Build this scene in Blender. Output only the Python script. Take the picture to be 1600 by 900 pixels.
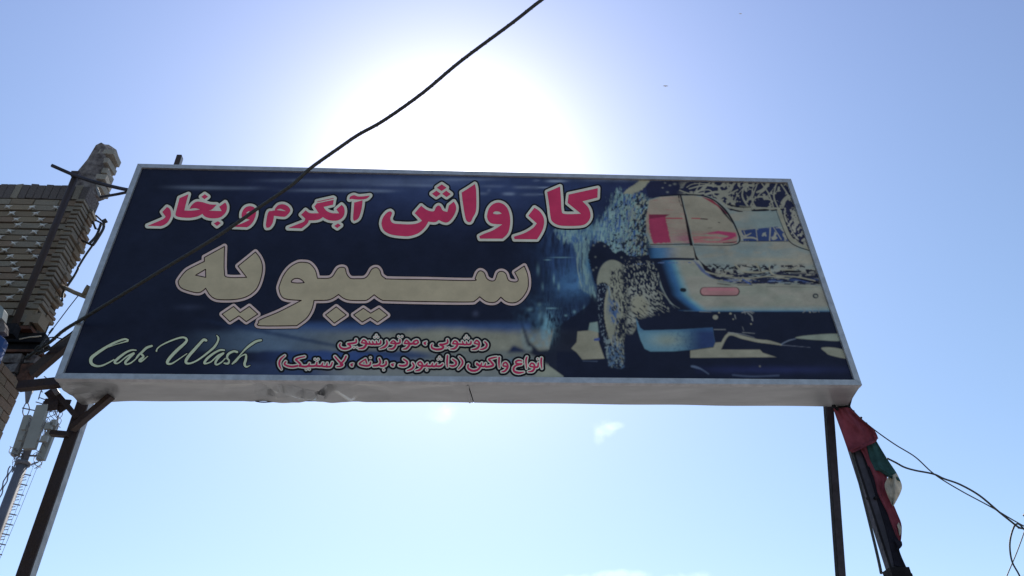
import bpy, math, random
import numpy as np
from mathutils import Vector, Matrix
random.seed(7)
# ------------------------------------------------------------------ camera
scene = bpy.context.scene
for o in list(bpy.data.objects): bpy.data.objects.remove(o)
FPX = 1200.0
PITCH, ROLL, PSI = 0.6475495, -0.036881, 0.0829314
CAM = np.array([0, 0, 1.6])
fwd = np.array([0, math.cos(PITCH), math.sin(PITCH)])
_x = np.array([1.0, 0, 0]); _u = np.cross(_x, fwd)
XR = math.cos(ROLL)*_x + math.sin(ROLL)*_u
UR = math.cos(ROLL)*_u - math.sin(ROLL)*_x
cam = bpy.data.cameras.new('camera'); camo = bpy.data.objects.new('camera', cam)
scene.collection.objects.link(camo)
cam.sensor_width = 36; cam.lens = FPX/1600*36; cam.clip_start = 0.05; cam.clip_end = 5000
camo.matrix_world = Matrix(((XR[0], UR[0], -fwd[0], CAM[0]), (XR[1], UR[1], -fwd[1], CAM[1]),
                            (XR[2], UR[2], -fwd[2], CAM[2]), (0, 0, 0, 1)))
scene.camera = camo
# ------------------------------------------------------------------ world
SUN_EL, SUN_AZ = 44.7, -5.9          # degrees; azimuth from +Y towards +X
SKY = 0.085
sd = (math.cos(math.radians(SUN_EL))*math.sin(math.radians(SUN_AZ)),
      math.cos(math.radians(SUN_EL))*math.cos(math.radians(SUN_AZ)), math.sin(math.radians(SUN_EL)))
w = bpy.data.worlds.new('World'); scene.world = w; w.use_nodes = True
nt = w.node_tree; N = nt.nodes; L = nt.links; N.clear()
sky = N.new('ShaderNodeTexSky'); sky.sky_type = 'NISHITA'; sky.sun_disc = False
sky.sun_elevation = math.radians(SUN_EL); sky.sun_rotation = math.radians(SUN_AZ)
sky.altitude = 300; sky.air_density = 1.0; sky.dust_density = 0.6; sky.ozone_density = 1.6
def math_node(nt, op, a, b=None, clamp=False):
    n = nt.nodes.new('ShaderNodeMath'); n.operation = op; n.use_clamp = clamp
    for i, q in enumerate((a, b)):
        if q is None: continue
        if isinstance(q, (int, float)): n.inputs[i].default_value = q
        else: nt.links.new(q, n.inputs[i])
    return n.outputs[0]
tc = N.new('ShaderNodeTexCoord')
def dot(vec):
    d = N.new('ShaderNodeVectorMath'); d.operation = 'DOT_PRODUCT'
    L.new(tc.outputs['Generated'], d.inputs[0]); d.inputs[1].default_value = vec
    return d.outputs['Value']
ang = math_node(nt, 'ARCCOSINE', math_node(nt, 'MINIMUM', dot(sd), 0.999999))
def lobe(width, power, amp):
    q = math_node(nt, 'POWER', math_node(nt, 'DIVIDE', ang, math.radians(width)), power)
    return math_node(nt, 'MULTIPLY', math_node(nt, 'EXPONENT', math_node(nt, 'MULTIPLY', q, -1.0)), amp)
AUR = [((4.7, 1.5, 2.0), (1, 1, 1)), ((11.5, 2.0, 1.0), (.14, .14, .08)), ((34, 2.0, 1.0), (.0, .135, .20)), ((62, 2.0, 1.0), (.082, .092, .18))]
acc = None
base = N.new('ShaderNodeVectorMath'); base.operation = 'MULTIPLY'
L.new(sky.outputs[0], base.inputs[0]); base.inputs[1].default_value = (SKY*1.62, SKY*1.40, SKY*1.60)
acc = base.outputs[0]
for (wd, pw, am), col in AUR:
    s = N.new('ShaderNodeVectorMath'); s.operation = 'SCALE'
    s.inputs[0].default_value = col; L.new(lobe(wd, pw, am), s.inputs['Scale'])
    a = N.new('ShaderNodeVectorMath'); a.operation = 'ADD'; L.new(acc, a.inputs[0]); L.new(s.outputs[0], a.inputs[1])
    acc = a.outputs[0]
up = dot((0, 0, 1)); lowc = math_node(nt, 'SUBTRACT', 1.0, math_node(nt, 'DIVIDE', up, .80), clamp=True)
s = N.new('ShaderNodeVectorMath'); s.operation = 'SCALE'; s.inputs[0].default_value = (.0, .15, .03); L.new(lowc, s.inputs['Scale'])
a = N.new('ShaderNodeVectorMath'); a.operation = 'ADD'; L.new(acc, a.inputs[0]); L.new(s.outputs[0], a.inputs[1]); acc = a.outputs[0]
# thin scraps of cloud, each a soft noisy patch around its own direction of the sky
cn = N.new('ShaderNodeTexNoise'); cn.inputs['Scale'].default_value = 34; cn.inputs['Detail'].default_value = 5
L.new(tc.outputs['Generated'], cn.inputs['Vector'])
CLOUDS = []   # (px, py, half width deg, half height deg, strength)
def dirpx(px, py):
    d = fwd + (px-800)/FPX*XR - (py-450)/FPX*UR
    return d/np.linalg.norm(d)
for px, py, hw, hh, st in [(692, 646, 1.5, .95, .22), (703, 638, .8, .6, .2), (943, 668, 1.0, .8, .24), (960, 665, .9, .35, .22), (936, 681, .5, .7, .16),
                           (955, 905, 3.4, .6, .36), (1055, 906, 2.6, .5, .34), (890, 906, 2.0, .4, .25)]:
    d = dirpx(px, py); h = np.cross(d, [0, 0, 1]); h /= np.linalg.norm(h); v = np.cross(h, d)
    a1 = math_node(nt, 'DIVIDE', dot(tuple(h)), math.radians(hw)); a2 = math_node(nt, 'DIVIDE', dot(tuple(v)), math.radians(hh))
    r2 = math_node(nt, 'ADD', math_node(nt, 'MULTIPLY', a1, a1), math_node(nt, 'MULTIPLY', a2, a2))
    nz = math_node(nt, 'MULTIPLY', math_node(nt, 'SUBTRACT', cn.outputs['Fac'], .5), 3.2)
    m = math_node(nt, 'SUBTRACT', 1.0, math_node(nt, 'SUBTRACT', r2, nz), clamp=True); m = math_node(nt, 'MULTIPLY', m, m)
    m = math_node(nt, 'MULTIPLY', m, math_node(nt, 'GREATER_THAN', dot(tuple(d)), 0.5))
    s = N.new('ShaderNodeVectorMath'); s.operation = 'SCALE'; s.inputs[0].default_value = (1, .96, .93)
    L.new(math_node(nt, 'MULTIPLY', m, st*.6), s.inputs['Scale'])
    a = N.new('ShaderNodeVectorMath'); a.operation = 'ADD'; L.new(acc, a.inputs[0]); L.new(s.outputs[0], a.inputs[1])
    acc = a.outputs[0]
bg = N.new('ShaderNodeBackground'); L.new(acc, bg.inputs[0]); bg.inputs[1].default_value = 1.0
wo = N.new('ShaderNodeOutputWorld'); L.new(bg.outputs[0], wo.inputs[0])
sl = bpy.data.lights.new('sun', 'SUN'); sl.energy = 4.3; sl.angle = math.radians(0.5); sl.color = (1, .95, .87)
so = bpy.data.objects.new('sun', sl); scene.collection.objects.link(so); so.location = (0, 0, 30)
so.rotation_euler = Vector(sd).to_track_quat('Z', 'Y').to_euler()
vs = scene.view_settings; vs.view_transform = 'Standard'; vs.look = 'None'; vs.gamma = 1; vs.use_curve_mapping = False
vs.exposure = 0.0
GAIN = np.array([3.2, 3.0, 2.68])       # photographed print tone -> surface albedo
# ------------------------------------------------------------------ frame of the sign: u along it, v away from the camera, z up
AX = np.array([math.cos(PSI), math.sin(PSI), 0]); NX = np.array([-math.sin(PSI), math.cos(PSI), 0])
OR = np.array([-0.30288538, 4.99253375, 0])
def W(u, v, z): return OR + u*AX + v*NX + np.array([0, 0, z])
def ray(px, py): return fwd + (px-800)/FPX*XR - (py-450)/FPX*UR
def at(px, py, v=0.0):
    d = ray(px, py); t = (v - (CAM-OR)@NX)/(d@NX); P = CAM + t*d
    return float((P-OR)@AX), v, float(P[2])
def AT(px, py, v=0.0): return W(*at(px, py, v))
def mpp(px, py, v=0.0):
    P = AT(px, py, v); return float((P-CAM)@fwd)/FPX
def project(P):
    d = P - CAM; z = d@fwd
    return 800+FPX*(d@XR)/z, 450-FPX*(d@UR)/z
def tex_to_sign(px, py, v):
    """photo pixels (arrays) -> world points on the sign plane"""
    d = fwd[None]+((px-800)/FPX)[:, None]*XR-((py-450)/FPX)[:, None]*UR
    t = (v-(CAM-OR)@NX)/(d@NX)
    return CAM[None]+t[:, None]*d
# ------------------------------------------------------------------ materials
def lin(c):
    c = np.asarray(c, float)/255.0
    return np.where(c <= .04045, c/12.92, ((c+.055)/1.055)**2.4)
def alb(r, g, b, gain=None):
    return np.clip(lin((r, g, b))*(GAIN if gain is None else gain), 0, .8)
def mat(name, col, rough=.6, metal=0., spec=.4, var=.25, scale=8., bump=0., bscale=40., col2=None, stretch=None):
    m = bpy.data.materials.new(name); m.use_nodes = True; n = m.node_tree; b = n.nodes['Principled BSDF']
    b.inputs['Roughness'].default_value = rough; b.inputs['Metallic'].default_value = metal
    b.inputs['Specular IOR Level'].default_value = spec
    t = n.nodes.new('ShaderNodeTexCoord'); nz = n.nodes.new('ShaderNodeTexNoise')
    nz.inputs['Scale'].default_value = scale; nz.inputs['Detail'].default_value = 6; nz.inputs['Roughness'].default_value = .62
    vec = t.outputs['Object']
    if stretch:
        mp = n.nodes.new('ShaderNodeMapping'); mp.inputs['Scale'].default_value = stretch
        n.links.new(vec, mp.inputs[0]); vec = mp.outputs[0]
    n.links.new(vec, nz.inputs['Vector'])
    rmp = n.nodes.new('ShaderNodeValToRGB'); n.links.new(nz.outputs['Fac'], rmp.inputs[0])
    c = np.array(col[:3]); c2 = np.array(col2[:3]) if col2 is not None else c*(1-var)
    rmp.color_ramp.elements[0].position = .36; rmp.color_ramp.elements[1].position = .66
    rmp.color_ramp.elements[0].color = (*c2, 1); rmp.color_ramp.elements[1].color = (*np.clip(c*(1+var*.5), 0, .9), 1)
    n.links.new(rmp.outputs[0], b.inputs['Base Color'])
    if bump:
        n2 = n.nodes.new('ShaderNodeTexNoise'); n2.inputs['Scale'].default_value = bscale; n2.inputs['Detail'].default_value = 8
        n.links.new(t.outputs['Object'], n2.inputs['Vector'])
        bp = n.nodes.new('ShaderNodeBump'); bp.inputs['Strength'].default_value = bump; bp.inputs['Distance'].default_value = .01
        n.links.new(n2.outputs['Fac'], bp.inputs['Height']); n.links.new(bp.outputs[0], b.inputs['Normal'])
    return m
def attr_mat(name):
    m = bpy.data.materials.new(name); m.use_nodes = True; n = m.node_tree; b = n.nodes['Principled BSDF']
    b.inputs['Roughness'].default_value = .6; b.inputs['Specular IOR Level'].default_value = .15
    a = n.nodes.new('ShaderNodeAttribute'); a.attribute_name = 'ink'
    t = n.nodes.new('ShaderNodeTexCoord'); nz = n.nodes.new('ShaderNodeTexNoise'); nz.inputs['Scale'].default_value = 3.5; nz.inputs['Detail'].default_value = 8
    n.links.new(t.outputs['Object'], nz.inputs['Vector'])
    mr = n.nodes.new('ShaderNodeMapRange'); n.links.new(nz.outputs['Fac'], mr.inputs[0]); mr.inputs[1].default_value = .3; mr.inputs[2].default_value = .7
    mr.inputs[3].default_value = .85; mr.inputs[4].default_value = 1.1
    sc = n.nodes.new('ShaderNodeVectorMath'); sc.operation = 'SCALE'; n.links.new(a.outputs['Color'], sc.inputs[0]); n.links.new(mr.outputs[0], sc.inputs['Scale'])
    n.links.new(sc.outputs[0], b.inputs['Base Color'])
    return m
M = {}
M['rail'] = mat('aluminium_rail', (.50, .50, .52), .45, .35, .5, .18, 14, .1, 60)
M['panel'] = mat('galvanised_sheet', (.45, .465, .48), .42, .5, .5, .16, 1.5, .08, 12, stretch=(1, 4, 4))
M['brown'] = mat('brown_steel_paint', (.045, .034, .037), .65, 0, .25, .4, 7, .35, 50, col2=(.058, .038, .030))
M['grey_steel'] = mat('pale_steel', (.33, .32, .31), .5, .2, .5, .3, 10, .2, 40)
M['indigo'] = mat('dark_steel_paint', (.050, .046, .062), .65, 0, .25, .35, 10, .2, 40)
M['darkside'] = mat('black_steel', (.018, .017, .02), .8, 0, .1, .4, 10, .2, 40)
M['rust'] = mat('rusty_steel', (.14, .06, .04), .85, 0, .2, .5, 9, .5, 40, col2=(.05, .03, .025))
M['cable'] = mat('black_cable_rubber', (.042, .040, .038), .55, 0, .4, .4, 60, .3, 120)
M['wire'] = mat('grey_wire', (.05, .05, .055), .5, 0, .4, .3, 30)
M['mortar'] = mat('mortar', (.055, .048, .042), .95, 0, .1, .4, 20, .6, 60)
M['plaster'] = mat('white_plaster', (.84, .84, .80), .9, 0, .2, .3, 60, .4, 80)
M['brick'] = [mat('brick_tan', (.37, .295, .215), .92, 0, .15, .35, 18, .7, 70), mat('brick_brown', (.31, .245, .18), .92, 0, .15, .4, 22, .7, 80),
              mat('brick_red', (.32, .235, .175), .92, 0, .15, .35, 16, .7, 70), mat('brick_grey', (.34, .295, .24), .92, 0, .15, .4, 25, .7, 60)]
M['render'] = mat('stained_render', (.20, .175, .17), .95, 0, .1, .5, 14, .9, 40, col2=(.085, .07, .07))
M['block'] = mat('pale_brick', (.42, .38, .33), .92, 0, .15, .3, 14, .8, 50)
M['wood'] = mat('weathered_wood', (.26, .21, .16), .85, 0, .2, .3, 20, .4, 60)
M['mast'] = mat('mast_grey_paint', (.15, .15, .18), .6, 0, .3, .15, 2)
M['antenna'] = mat('antenna_radome', (.24, .24, .225), .5, 0, .4, .12, 2)
M['mastbits'] = mat('mast_dark_fittings', (.14, .14, .17), .6, 0, .4, .2, 4)
M['red_cloth'] = mat('faded_red_cloth', (.27, .065, .09), .9, 0, .1, .3, 9, .3, 90)
M['green_cloth'] = mat('faded_green_cloth', (.05, .12, .12), .9, 0, .1, .35, 9, .3, 90)
M['white_cloth'] = mat('soiled_white_cloth', (.62, .56, .47), .9, 0, .1, .3, 12, .3, 90)
M['black_cloth'] = mat('black_cloth', (.018, .017, .026), .9, 0, .1, .3, 9, .3, 90)
M['blue'] = mat('blue_plastic', (.025, .08, .26), .75, 0, .4, .25, 6)
M['lightgrey'] = mat('pale_grey_plastic', (.30, .33, .33), .8, 0, .2, .2, 8)
M['bird'] = mat('pale_feathers', (.8, .8, .8), .8, var=.05)
M['ground'] = mat('dusty_asphalt', (.29, .26, .225), .95, 0, .2, .3, 1.2, .5, 30)
M['pave'] = mat('concrete_pavement', (.34, .32, .29), .92, 0, .2, .25, 2.5, .4, 30)
for nm, c, rg in [('ink_red', (131, 35, 63), .5), ('ink_cream', (146, 134, 128), .5), ('ink_pink', (134, 118, 118), .5), ('ink_black', (12, 12, 16), .5),
                  ('ink_olive', (119, 110, 94), .5), ('ink_green', (128, 134, 118), .5), ('ink_line', (26, 10, 12), .5), ('ink_crimson', (122, 30, 58), .5)]:
    M[nm] = mat(nm, alb(*c)*np.array(1.0 if 'black' in nm or 'line' in nm else 1.12), .6, 0, .15, .12, 5)
for nm in ('red_cloth', 'green_cloth', 'white_cloth'):      # thin cloth lets a little light through
    n = M[nm].node_tree; b = n.nodes['Principled BSDF']; tr = n.nodes.new('ShaderNodeBsdfTranslucent'); mx = n.nodes.new('ShaderNodeMixShader'); mx.inputs[0].default_value = .22
    n.links.new(b.inputs['Base Color'].links[0].from_socket, tr.inputs[0]); n.links.new(b.outputs[0], mx.inputs[1]); n.links.new(tr.outputs[0], mx.inputs[2])
    n.links.new(mx.outputs[0], n.nodes['Material Output'].inputs['Surface'])
# ------------------------------------------------------------------ object helpers
COL = scene.collection
def link(name, me, loc=(0, 0, 0), parent=None):
    o = bpy.data.objects.new(name, me); COL.objects.link(o); o.location = loc
    if parent is not None: o.parent = parent
    return o
def thing(name, label, cat, loc, group=None):
    o = link(name, None, tuple(float(q) for q in loc)); o.empty_display_size = .1
    o['label'] = label; o['category'] = cat
    if group: o['group'] = group
    return o
def tag(o, label, cat, group=None):
    o['label'] = label; o['category'] = cat
    if group: o['group'] = group
    return o
def wloc(p):
    v = Vector((0, 0, 0))
    while p is not None: v += Vector(p.location); p = p.parent
    return v
class MB:
    def __init__(s): s.v = []; s.f = []; s.m = []
    def add(s, vs, fs, mi=0):
        k = len(s.v); s.v += [tuple(map(float, q)) for q in vs]; s.f += [tuple(i+k for i in f) for f in fs]; s.m += [mi]*len(fs)
    def box8(s, c, mi=0):   # 8 corners: bottom loop 0-3, top loop 4-7
        s.add(c, [(3, 2, 1, 0), (4, 5, 6, 7), (0, 1, 5, 4), (1, 2, 6, 5), (2, 3, 7, 6), (3, 0, 4, 7)], mi)
    def fbox(s, u0, u1, v0, v1, z0, z1, mi=0):
        s.box8([W(u0, v0, z0), W(u1, v0, z0), W(u1, v1, z0), W(u0, v1, z0), W(u0, v0, z1), W(u1, v0, z1), W(u1, v1, z1), W(u0, v1, z1)], mi)
    def beam(s, a, b, wd, dp, side=None, mi=0, wd2=None, dp2=None):
        a = np.array(a, float); b = np.array(b, float); d = b-a; d /= np.linalg.norm(d)
        sd_ = np.array(NX if side is None else side, float); sd_ = sd_-d*(sd_@d); sd_ /= np.linalg.norm(sd_); t = np.cross(d, sd_)
        wd2 = wd if wd2 is None else wd2; dp2 = dp if dp2 is None else dp2
        c = []
        for p, w_, h_ in ((a, wd, dp), (b, wd2, dp2)):
            for x, y in ((-1, -1), (1, -1), (1, 1), (-1, 1)): c.append(p+t*x*w_/2+sd_*y*h_/2)
        s.box8(c, mi)
    def tube(s, pts, r, n=6, r2=None, mi=0):
        pts = [np.array(p, float) for p in pts]; k = len(pts); rings = []
        prev = None
        for i, p in enumerate(pts):
            d = pts[min(i+1, k-1)]-pts[max(i-1, 0)]; d /= (np.linalg.norm(d)+1e-12)
            if prev is None:
                e = np.array([0, 0, 1.]) if abs(d[2]) < .9 else np.array([1., 0, 0])
            else: e = prev
            e = e-d*(e@d); e /= np.linalg.norm(e); prev = e; g = np.cross(d, e)
            rr = r if r2 is None else r+(r2-r)*i/(k-1)
            rings.append([p+rr*(math.cos(2*math.pi*j/n)*e+math.sin(2*math.pi*j/n)*g) for j in range(n)])
        vs = [q for R_ in rings for q in R_]; fs = []
        for i in range(k-1):
            for j in range(n): fs.append((i*n+j, i*n+(j+1) % n, (i+1)*n+(j+1) % n, (i+1)*n+j))
        fs.append(tuple(range(n-1, -1, -1))); fs.append(tuple((k-1)*n+j for j in range(n)))
        s.add(vs, fs, mi)
    def build(s, name, m, parent=None, smooth=False):
        me = bpy.data.meshes.new(name); P = wloc(parent)
        me.from_pydata([(x-P.x, y-P.y, z-P.z) for x, y, z in s.v], [], s.f)
        for q in (m if isinstance(m, list) else [m]): me.materials.append(q)
        if any(s.m): me.polygons.foreach_set('material_index', s.m)
        if smooth: me.polygons.foreach_set('use_smooth', [True]*len(me.polygons))
        me.update()
        return link(name, me, (0, 0, 0), parent)
def smooth_path(pts, k=6):
    pts = [np.array(p, float) for p in pts]; out = []
    for i in range(len(pts)-1):
        p0 = pts[max(i-1, 0)]; p1 = pts[i]; p2 = pts[i+1]; p3 = pts[min(i+2, len(pts)-1)]
        for j in range(k):
            t = j/k
            out.append(.5*((2*p1)+(-p0+p2)*t+(2*p0-5*p1+4*p2-p3)*t*t+(-p0+3*p1-3*p2+p3)*t**3))
    out.append(pts[-1]); return out
# ------------------------------------------------------------------ ground
mb = MB(); mb.add([(-900, -900, 0), (900, -900, 0), (900, 900, 0), (-900, 900, 0)], [(0, 1, 2, 3)])
g = mb.build('road', M['ground']); g['kind'] = 'structure'
mb = MB(); mb.fbox(-14, 14, -1.6, 3.0, -.05, .13)
g = mb.build('pavement', M['pave']); g['kind'] = 'structure'
# ------------------------------------------------------------------ lettering engine: distance fields -> thin printed sheets
def parse(segs):
    P = []; S = []
    for ox, oy, s, txt in segs:
        for tok in txt.split():
            sh = tok.endswith('*'); x, y = tok.rstrip('*').split(',')
            P.append((ox+float(x)/s, oy+float(y)/s)); S.append(sh)
    return P, S
def ring(segs, k=5):
    P, S = parse(segs); n = len(P); out = []
    for i in range(n):
        p1 = np.array(P[i]); p2 = np.array(P[(i+1) % n])
        p0 = np.array(P[i-1]) if not S[i] else p1; p3 = np.array(P[(i+2) % n]) if not S[(i+1) % n] else p2
        for j in range(k):
            t = j/k
            out.append(.5*((2*p1)+(-p0+p2)*t+(2*p0-5*p1+4*p2-p3)*t*t+(-p0+3*p1-3*p2+p3)*t**3))
    return np.array(out)
def seg_dist(X, Y, A, B, rA=None, rB=None):
    D = np.full(X.shape, 1e9)
    for i in range(len(A)):
        ax, ay = A[i]; bx, by = B[i]; dx = bx-ax; dy = by-ay; l2 = dx*dx+dy*dy+1e-9
        t = np.clip(((X-ax)*dx+(Y-ay)*dy)/l2, 0, 1)
        d = np.hypot(X-ax-t*dx, Y-ay-t*dy)
        if rA is not None: d = d-(rA[i]+(rB[i]-rA[i])*t)
        np.minimum(D, d, out=D)
    return D
def poly_sdf(X, Y, rings):
    D = np.full(X.shape, 1e9); ins = np.zeros(X.shape, bool)
    for R in rings:
        A = R; B = np.roll(R, -1, 0); np.minimum(D, seg_dist(X, Y, A, B), out=D)
        for (ax, ay), (bx, by) in zip(A, B):
            if ay == by: continue
            c = ((ay > Y) != (by > Y)) & (X < (bx-ax)*(Y-ay)/(by-ay)+ax); ins ^= c
    return np.where(ins, -D, D)
def strokes(ox, oy, s, txts, k=4, wmul=1.0):
    A = []; B = []; ra = []; rb = []
    for t in txts:
        q = []; w_ = 30.
        for tok in t.split():
            f = tok.split(',')
            if len(f) > 2: w_ = float(f[2])
            q.append((ox+float(f[0])/s, oy+float(f[1])/s, w_*wmul/2/s))
        if len(q) == 1: q.append((q[0][0]+.01, q[0][1], q[0][2]))
        q = smooth_path(q, k) if len(q) > 2 else [np.array(z) for z in q]
        for a, b in zip(q[:-1], q[1:]): A.append(a[:2]); B.append(b[:2]); ra.append(a[2]); rb.append(b[2])
    return (np.array(A), np.array(B), np.array(ra), np.array(rb))
def march(mb, D, Lv, x0, y0, h, v, mi):
    I = D < Lv; ny, nx = D.shape
    c00 = I[:-1, :-1]; c10 = I[:-1, 1:]; c01 = I[1:, :-1]; c11 = I[1:, 1:]
    cnt = c00.astype(int)+c10+c01+c11
    px = []; py = []; faces = []
    full = cnt == 4
    for j in range(ny-1):
        row = np.flatnonzero(full[j])
        if len(row):
            br = np.flatnonzero(np.diff(row) > 1); st = np.r_[row[0], row[br+1]]; en = np.r_[row[br], row[-1]]
            for a, b in zip(st, en):
                k = len(px); px += [x0+a*h, x0+(b+1)*h, x0+(b+1)*h, x0+a*h]; py += [y0+j*h, y0+j*h, y0+(j+1)*h, y0+(j+1)*h]
                faces.append((k+3, k+2, k+1, k))
    js, is_ = np.nonzero((cnt > 0) & (cnt < 4))
    for j, i in zip(js, is_):
        cs = ((i, j), (i+1, j), (i+1, j+1), (i, j+1)); k = len(px); m_ = 0
        for q in range(4):
            a = cs[q]; b = cs[(q+1) % 4]; da = D[a[1], a[0]]-Lv; db = D[b[1], b[0]]-Lv
            if da < 0: px.append(x0+a[0]*h); py.append(y0+a[1]*h); m_ += 1
            if (da < 0) != (db < 0):
                t = da/(da-db); px.append(x0+(a[0]+(b[0]-a[0])*t)*h); py.append(y0+(a[1]+(b[1]-a[1])*t)*h); m_ += 1
        if m_ > 2: faces.append(tuple(range(k+m_-1, k-1, -1)))
    if px: mb.add(tex_to_sign(np.array(px), np.array(py), v), faces, mi)
FACE_V = 0.004
def lettering(parent, label, levels, rings=None, stk=None, holes=None, h=.5, pad=9):
    """levels: list of (offset px, material); the first is laid lowest"""
    pts = []
    if rings: pts += [r for r in rings]
    if stk is not None: pts.append(stk[0]); pts.append(stk[1])
    A = np.concatenate(pts); x0, y0 = A.min(0)-pad; x1, y1 = A.max(0)+pad
    xs = np.arange(x0, x1, h); ys = np.arange(y0, y1, h); X, Y = np.meshgrid(xs, ys)
    D = np.full(X.shape, 1e9)
    if rings: D = poly_sdf(X, Y, rings)
    if stk is not None: D = np.minimum(D, seg_dist(X, Y, *stk))
    mb = MB(); ms = []
    for i, (off, m_) in enumerate(levels):
        march(mb, D, off, x0, y0, h, FACE_V-.0012*(i+1), i); ms.append(M[m_])
    o = mb.build('lettering', ms, parent); o['label'] = label
    return o
# ------------------------------------------------------------------ the sign box
SIGN = thing('shop_sign', 'long navy car wash sign box with red and cream Persian lettering and a car picture', 'sign', W(0, 0, 4.5))
BLc, BRc, TRc, TLc = (-3.025, 4.512), (2.978, 4.492), (2.985, 6.724), (-3.010, 6.724)
def bil(s, t):  # s along 0..1, t up 0..1 -> (u,z)
    b = np.array(BLc)*(1-s)+np.array(BRc)*s; tt = np.array(TLc)*(1-s)+np.array(TRc)*s
    q = b*(1-t)+tt*t; return q[0], q[1]
RW = .046
su = RW/6.0; sz = RW/2.22
def rail(s0, t0, s1, t1, s2, t2, s3, t3):
    c = []
    for v in (-.014, .03):
        for s, t in ((s0, t0), (s1, t1), (s2, t2), (s3, t3)):
            u, z = bil(s, t); c.append(W(u, v, z))
    mb = MB(); mb.box8(c); return mb.build('frame_rail', M['rail'], SIGN)
rail(0, 0, 1, 0, 1-su, sz, su, sz); rail(su, 1-sz, 1-su, 1-sz, 1, 1, 0, 1)
rail(0, 0.0008, su, sz+.0008, su, 1-sz-.0008, 0, 1-.0008); rail(1-su, sz+.0008, 1, .0008, 1, 1-.0008, 1-su, 1-sz-.0008)
# box sides, back, underside
BD = .352
bBL = (-2.964, 4.500); bBR = (3.016, 4.498); bTL = (-2.955, 6.70); bTR = (3.02, 6.70)
def skin(name, quad, nrm_t=.003):
    mb = MB(); mb.add([W(*q) for q in quad], [(0, 1, 2, 3)]); return mb.build(name, M['panel'], SIGN)
e = .004
skin('side_panel', [(TLc[0]+e, .031, TLc[1]-e), (BLc[0]+e, .031, BLc[1]+e), (bBL[0], BD, bBL[1]), (bTL[0], BD, bTL[1])])
skin('side_panel', [(TRc[0]-e, .031, TRc[1]-e), (BRc[0]-e, .031, BRc[1]+e), (bBR[0], BD, bBR[1]), (bTR[0], BD, bTR[1])])
skin('top_panel', [(TLc[0]+e, .031, TLc[1]-e), (TRc[0]-e, .031, TRc[1]-e), (bTR[0], BD, bTR[1]), (bTL[0], BD, bTL[1])])
skin('back_panel', [(bTL[0], BD, bTL[1]), (bBL[0], BD, bBL[1]+.034), (bBR[0], BD, bBR[1]+.034), (bTR[0], BD, bTR[1])])
def vnoise(x, y, seed=0):
    """smooth value noise in [0,1] on arrays"""
    x = np.asarray(x, float); y = np.asarray(y, float)
    xi = np.floor(x).astype(np.int64); yi = np.floor(y).astype(np.int64); fx = x-xi; fy = y-yi
    fx = fx*fx*(3-2*fx); fy = fy*fy*(3-2*fy)
    def hsh(a, b):
        n = (a*374761393+b*668265263+seed*1442695041) & 0xffffffff
        n = ((n ^ (n >> 13))*1274126177) & 0xffffffff
        n = ((n ^ (n >> 15))*2246822519) & 0xffffffff
        return ((n ^ (n >> 16)) & 0xffff)/65535.0
    return (hsh(xi, yi)*(1-fx)+hsh(xi+1, yi)*fx)*(1-fy)+(hsh(xi, yi+1)*(1-fx)+hsh(xi+1, yi+1)*fx)*fy
def fbm(x, y, seed=0, o=4):
    s = 0; a = .5; tot = 0
    for i in range(o): s = s+a*vnoise(x*2**i, y*2**i, seed+i*17); tot += a; a *= .55
    return s/tot
CREASE = [((440, 604), (502, 621), 2.0, .030), ((448, 612), (490, 622), 2.4, -.040), ((402, 618), (470, 614), 2.0, .020), ((500, 622), (520, 600), 2.4, .035), ((520, 600), (548, 622), 3, -.02), ((404, 603), (425, 622), 3, .022), ((425, 622), (444, 604), 3, -.022),
          ((560, 606), (600, 618), 4, .010), ((360, 612), (400, 606), 4, .010), ((112, 604), (170, 612), 5, .016), ((100, 606), (135, 622), 4, -.02), ((118, 616), (160, 618), 3, .016), ((210, 604), (330, 612), 5, .006), ((640, 612), (700, 603), 5, .006)]
def ss(a, b, x): t = np.clip((x-a)/(b-a), 0, 1); return t*t*(3-2*t)
def underside(s0, s1, name, n=220, m=16):
    mb = MB(); vs = []; fs = []
    S = s0+(s1-s0)*np.arange(n+1)[:, None]/n; T = np.arange(m+1)[None, :]/m
    u = (BLc[0]*(1-S)+BRc[0]*S)*(1-T)+(bBL[0]*(1-S)+bBR[0]*S)*T; z = (BLc[1]*(1-S)+BRc[1]*S)*(1-T)+(bBL[1]*(1-S)+bBR[1]*S)*T+.003
    vv = .031+(BD-.031)*T+0*S
    P = OR+u[..., None]*AX+vv[..., None]*NX+z[..., None]*np.array([0, 0, 1.]); X, Y = project(P)
    d = .004*(vnoise(u*3, T*2+0*S, 5)-.5)+.0016*np.sin(u*7+T*3)
    g1 = np.exp(-((X-475)/75)**2); d = d+g1*T*(.045*(vnoise(u*11+3, T*2.2+u*2, 9)-.5)-.006)
    for (a, b, w_, dd) in CREASE:
        L_ = seg_dist(X.ravel(), Y.ravel(), np.array([a]), np.array([b])).reshape(X.shape); d = d+dd*1.35*np.clip(1-L_/(w_*3.2), 0, 1)
    d = d*np.clip(T*6, 0, 1)+T*.030*ss(120, 215, X)*(1-.85*ss(560, 1326, X))
    P = P+d[..., None]*np.array([0, 0, 1.]); vs = P.reshape(-1, 3)
    for i in range(n):
        for j in range(m): fs.append((i*(m+1)+j, (i+1)*(m+1)+j, (i+1)*(m+1)+j+1, i*(m+1)+j+1))
    mb.add(vs, fs); return mb.build(name, M['panel'], SIGN)
sseam = (at(731, 598)[0]+3.025)/6.0
underside(0, sseam-.0006, 'bottom_panel'); underside(sseam+.0006, 1, 'bottom_panel', 100)
mb = MB(); u_ = BLc[0]+sseam*6
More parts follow.
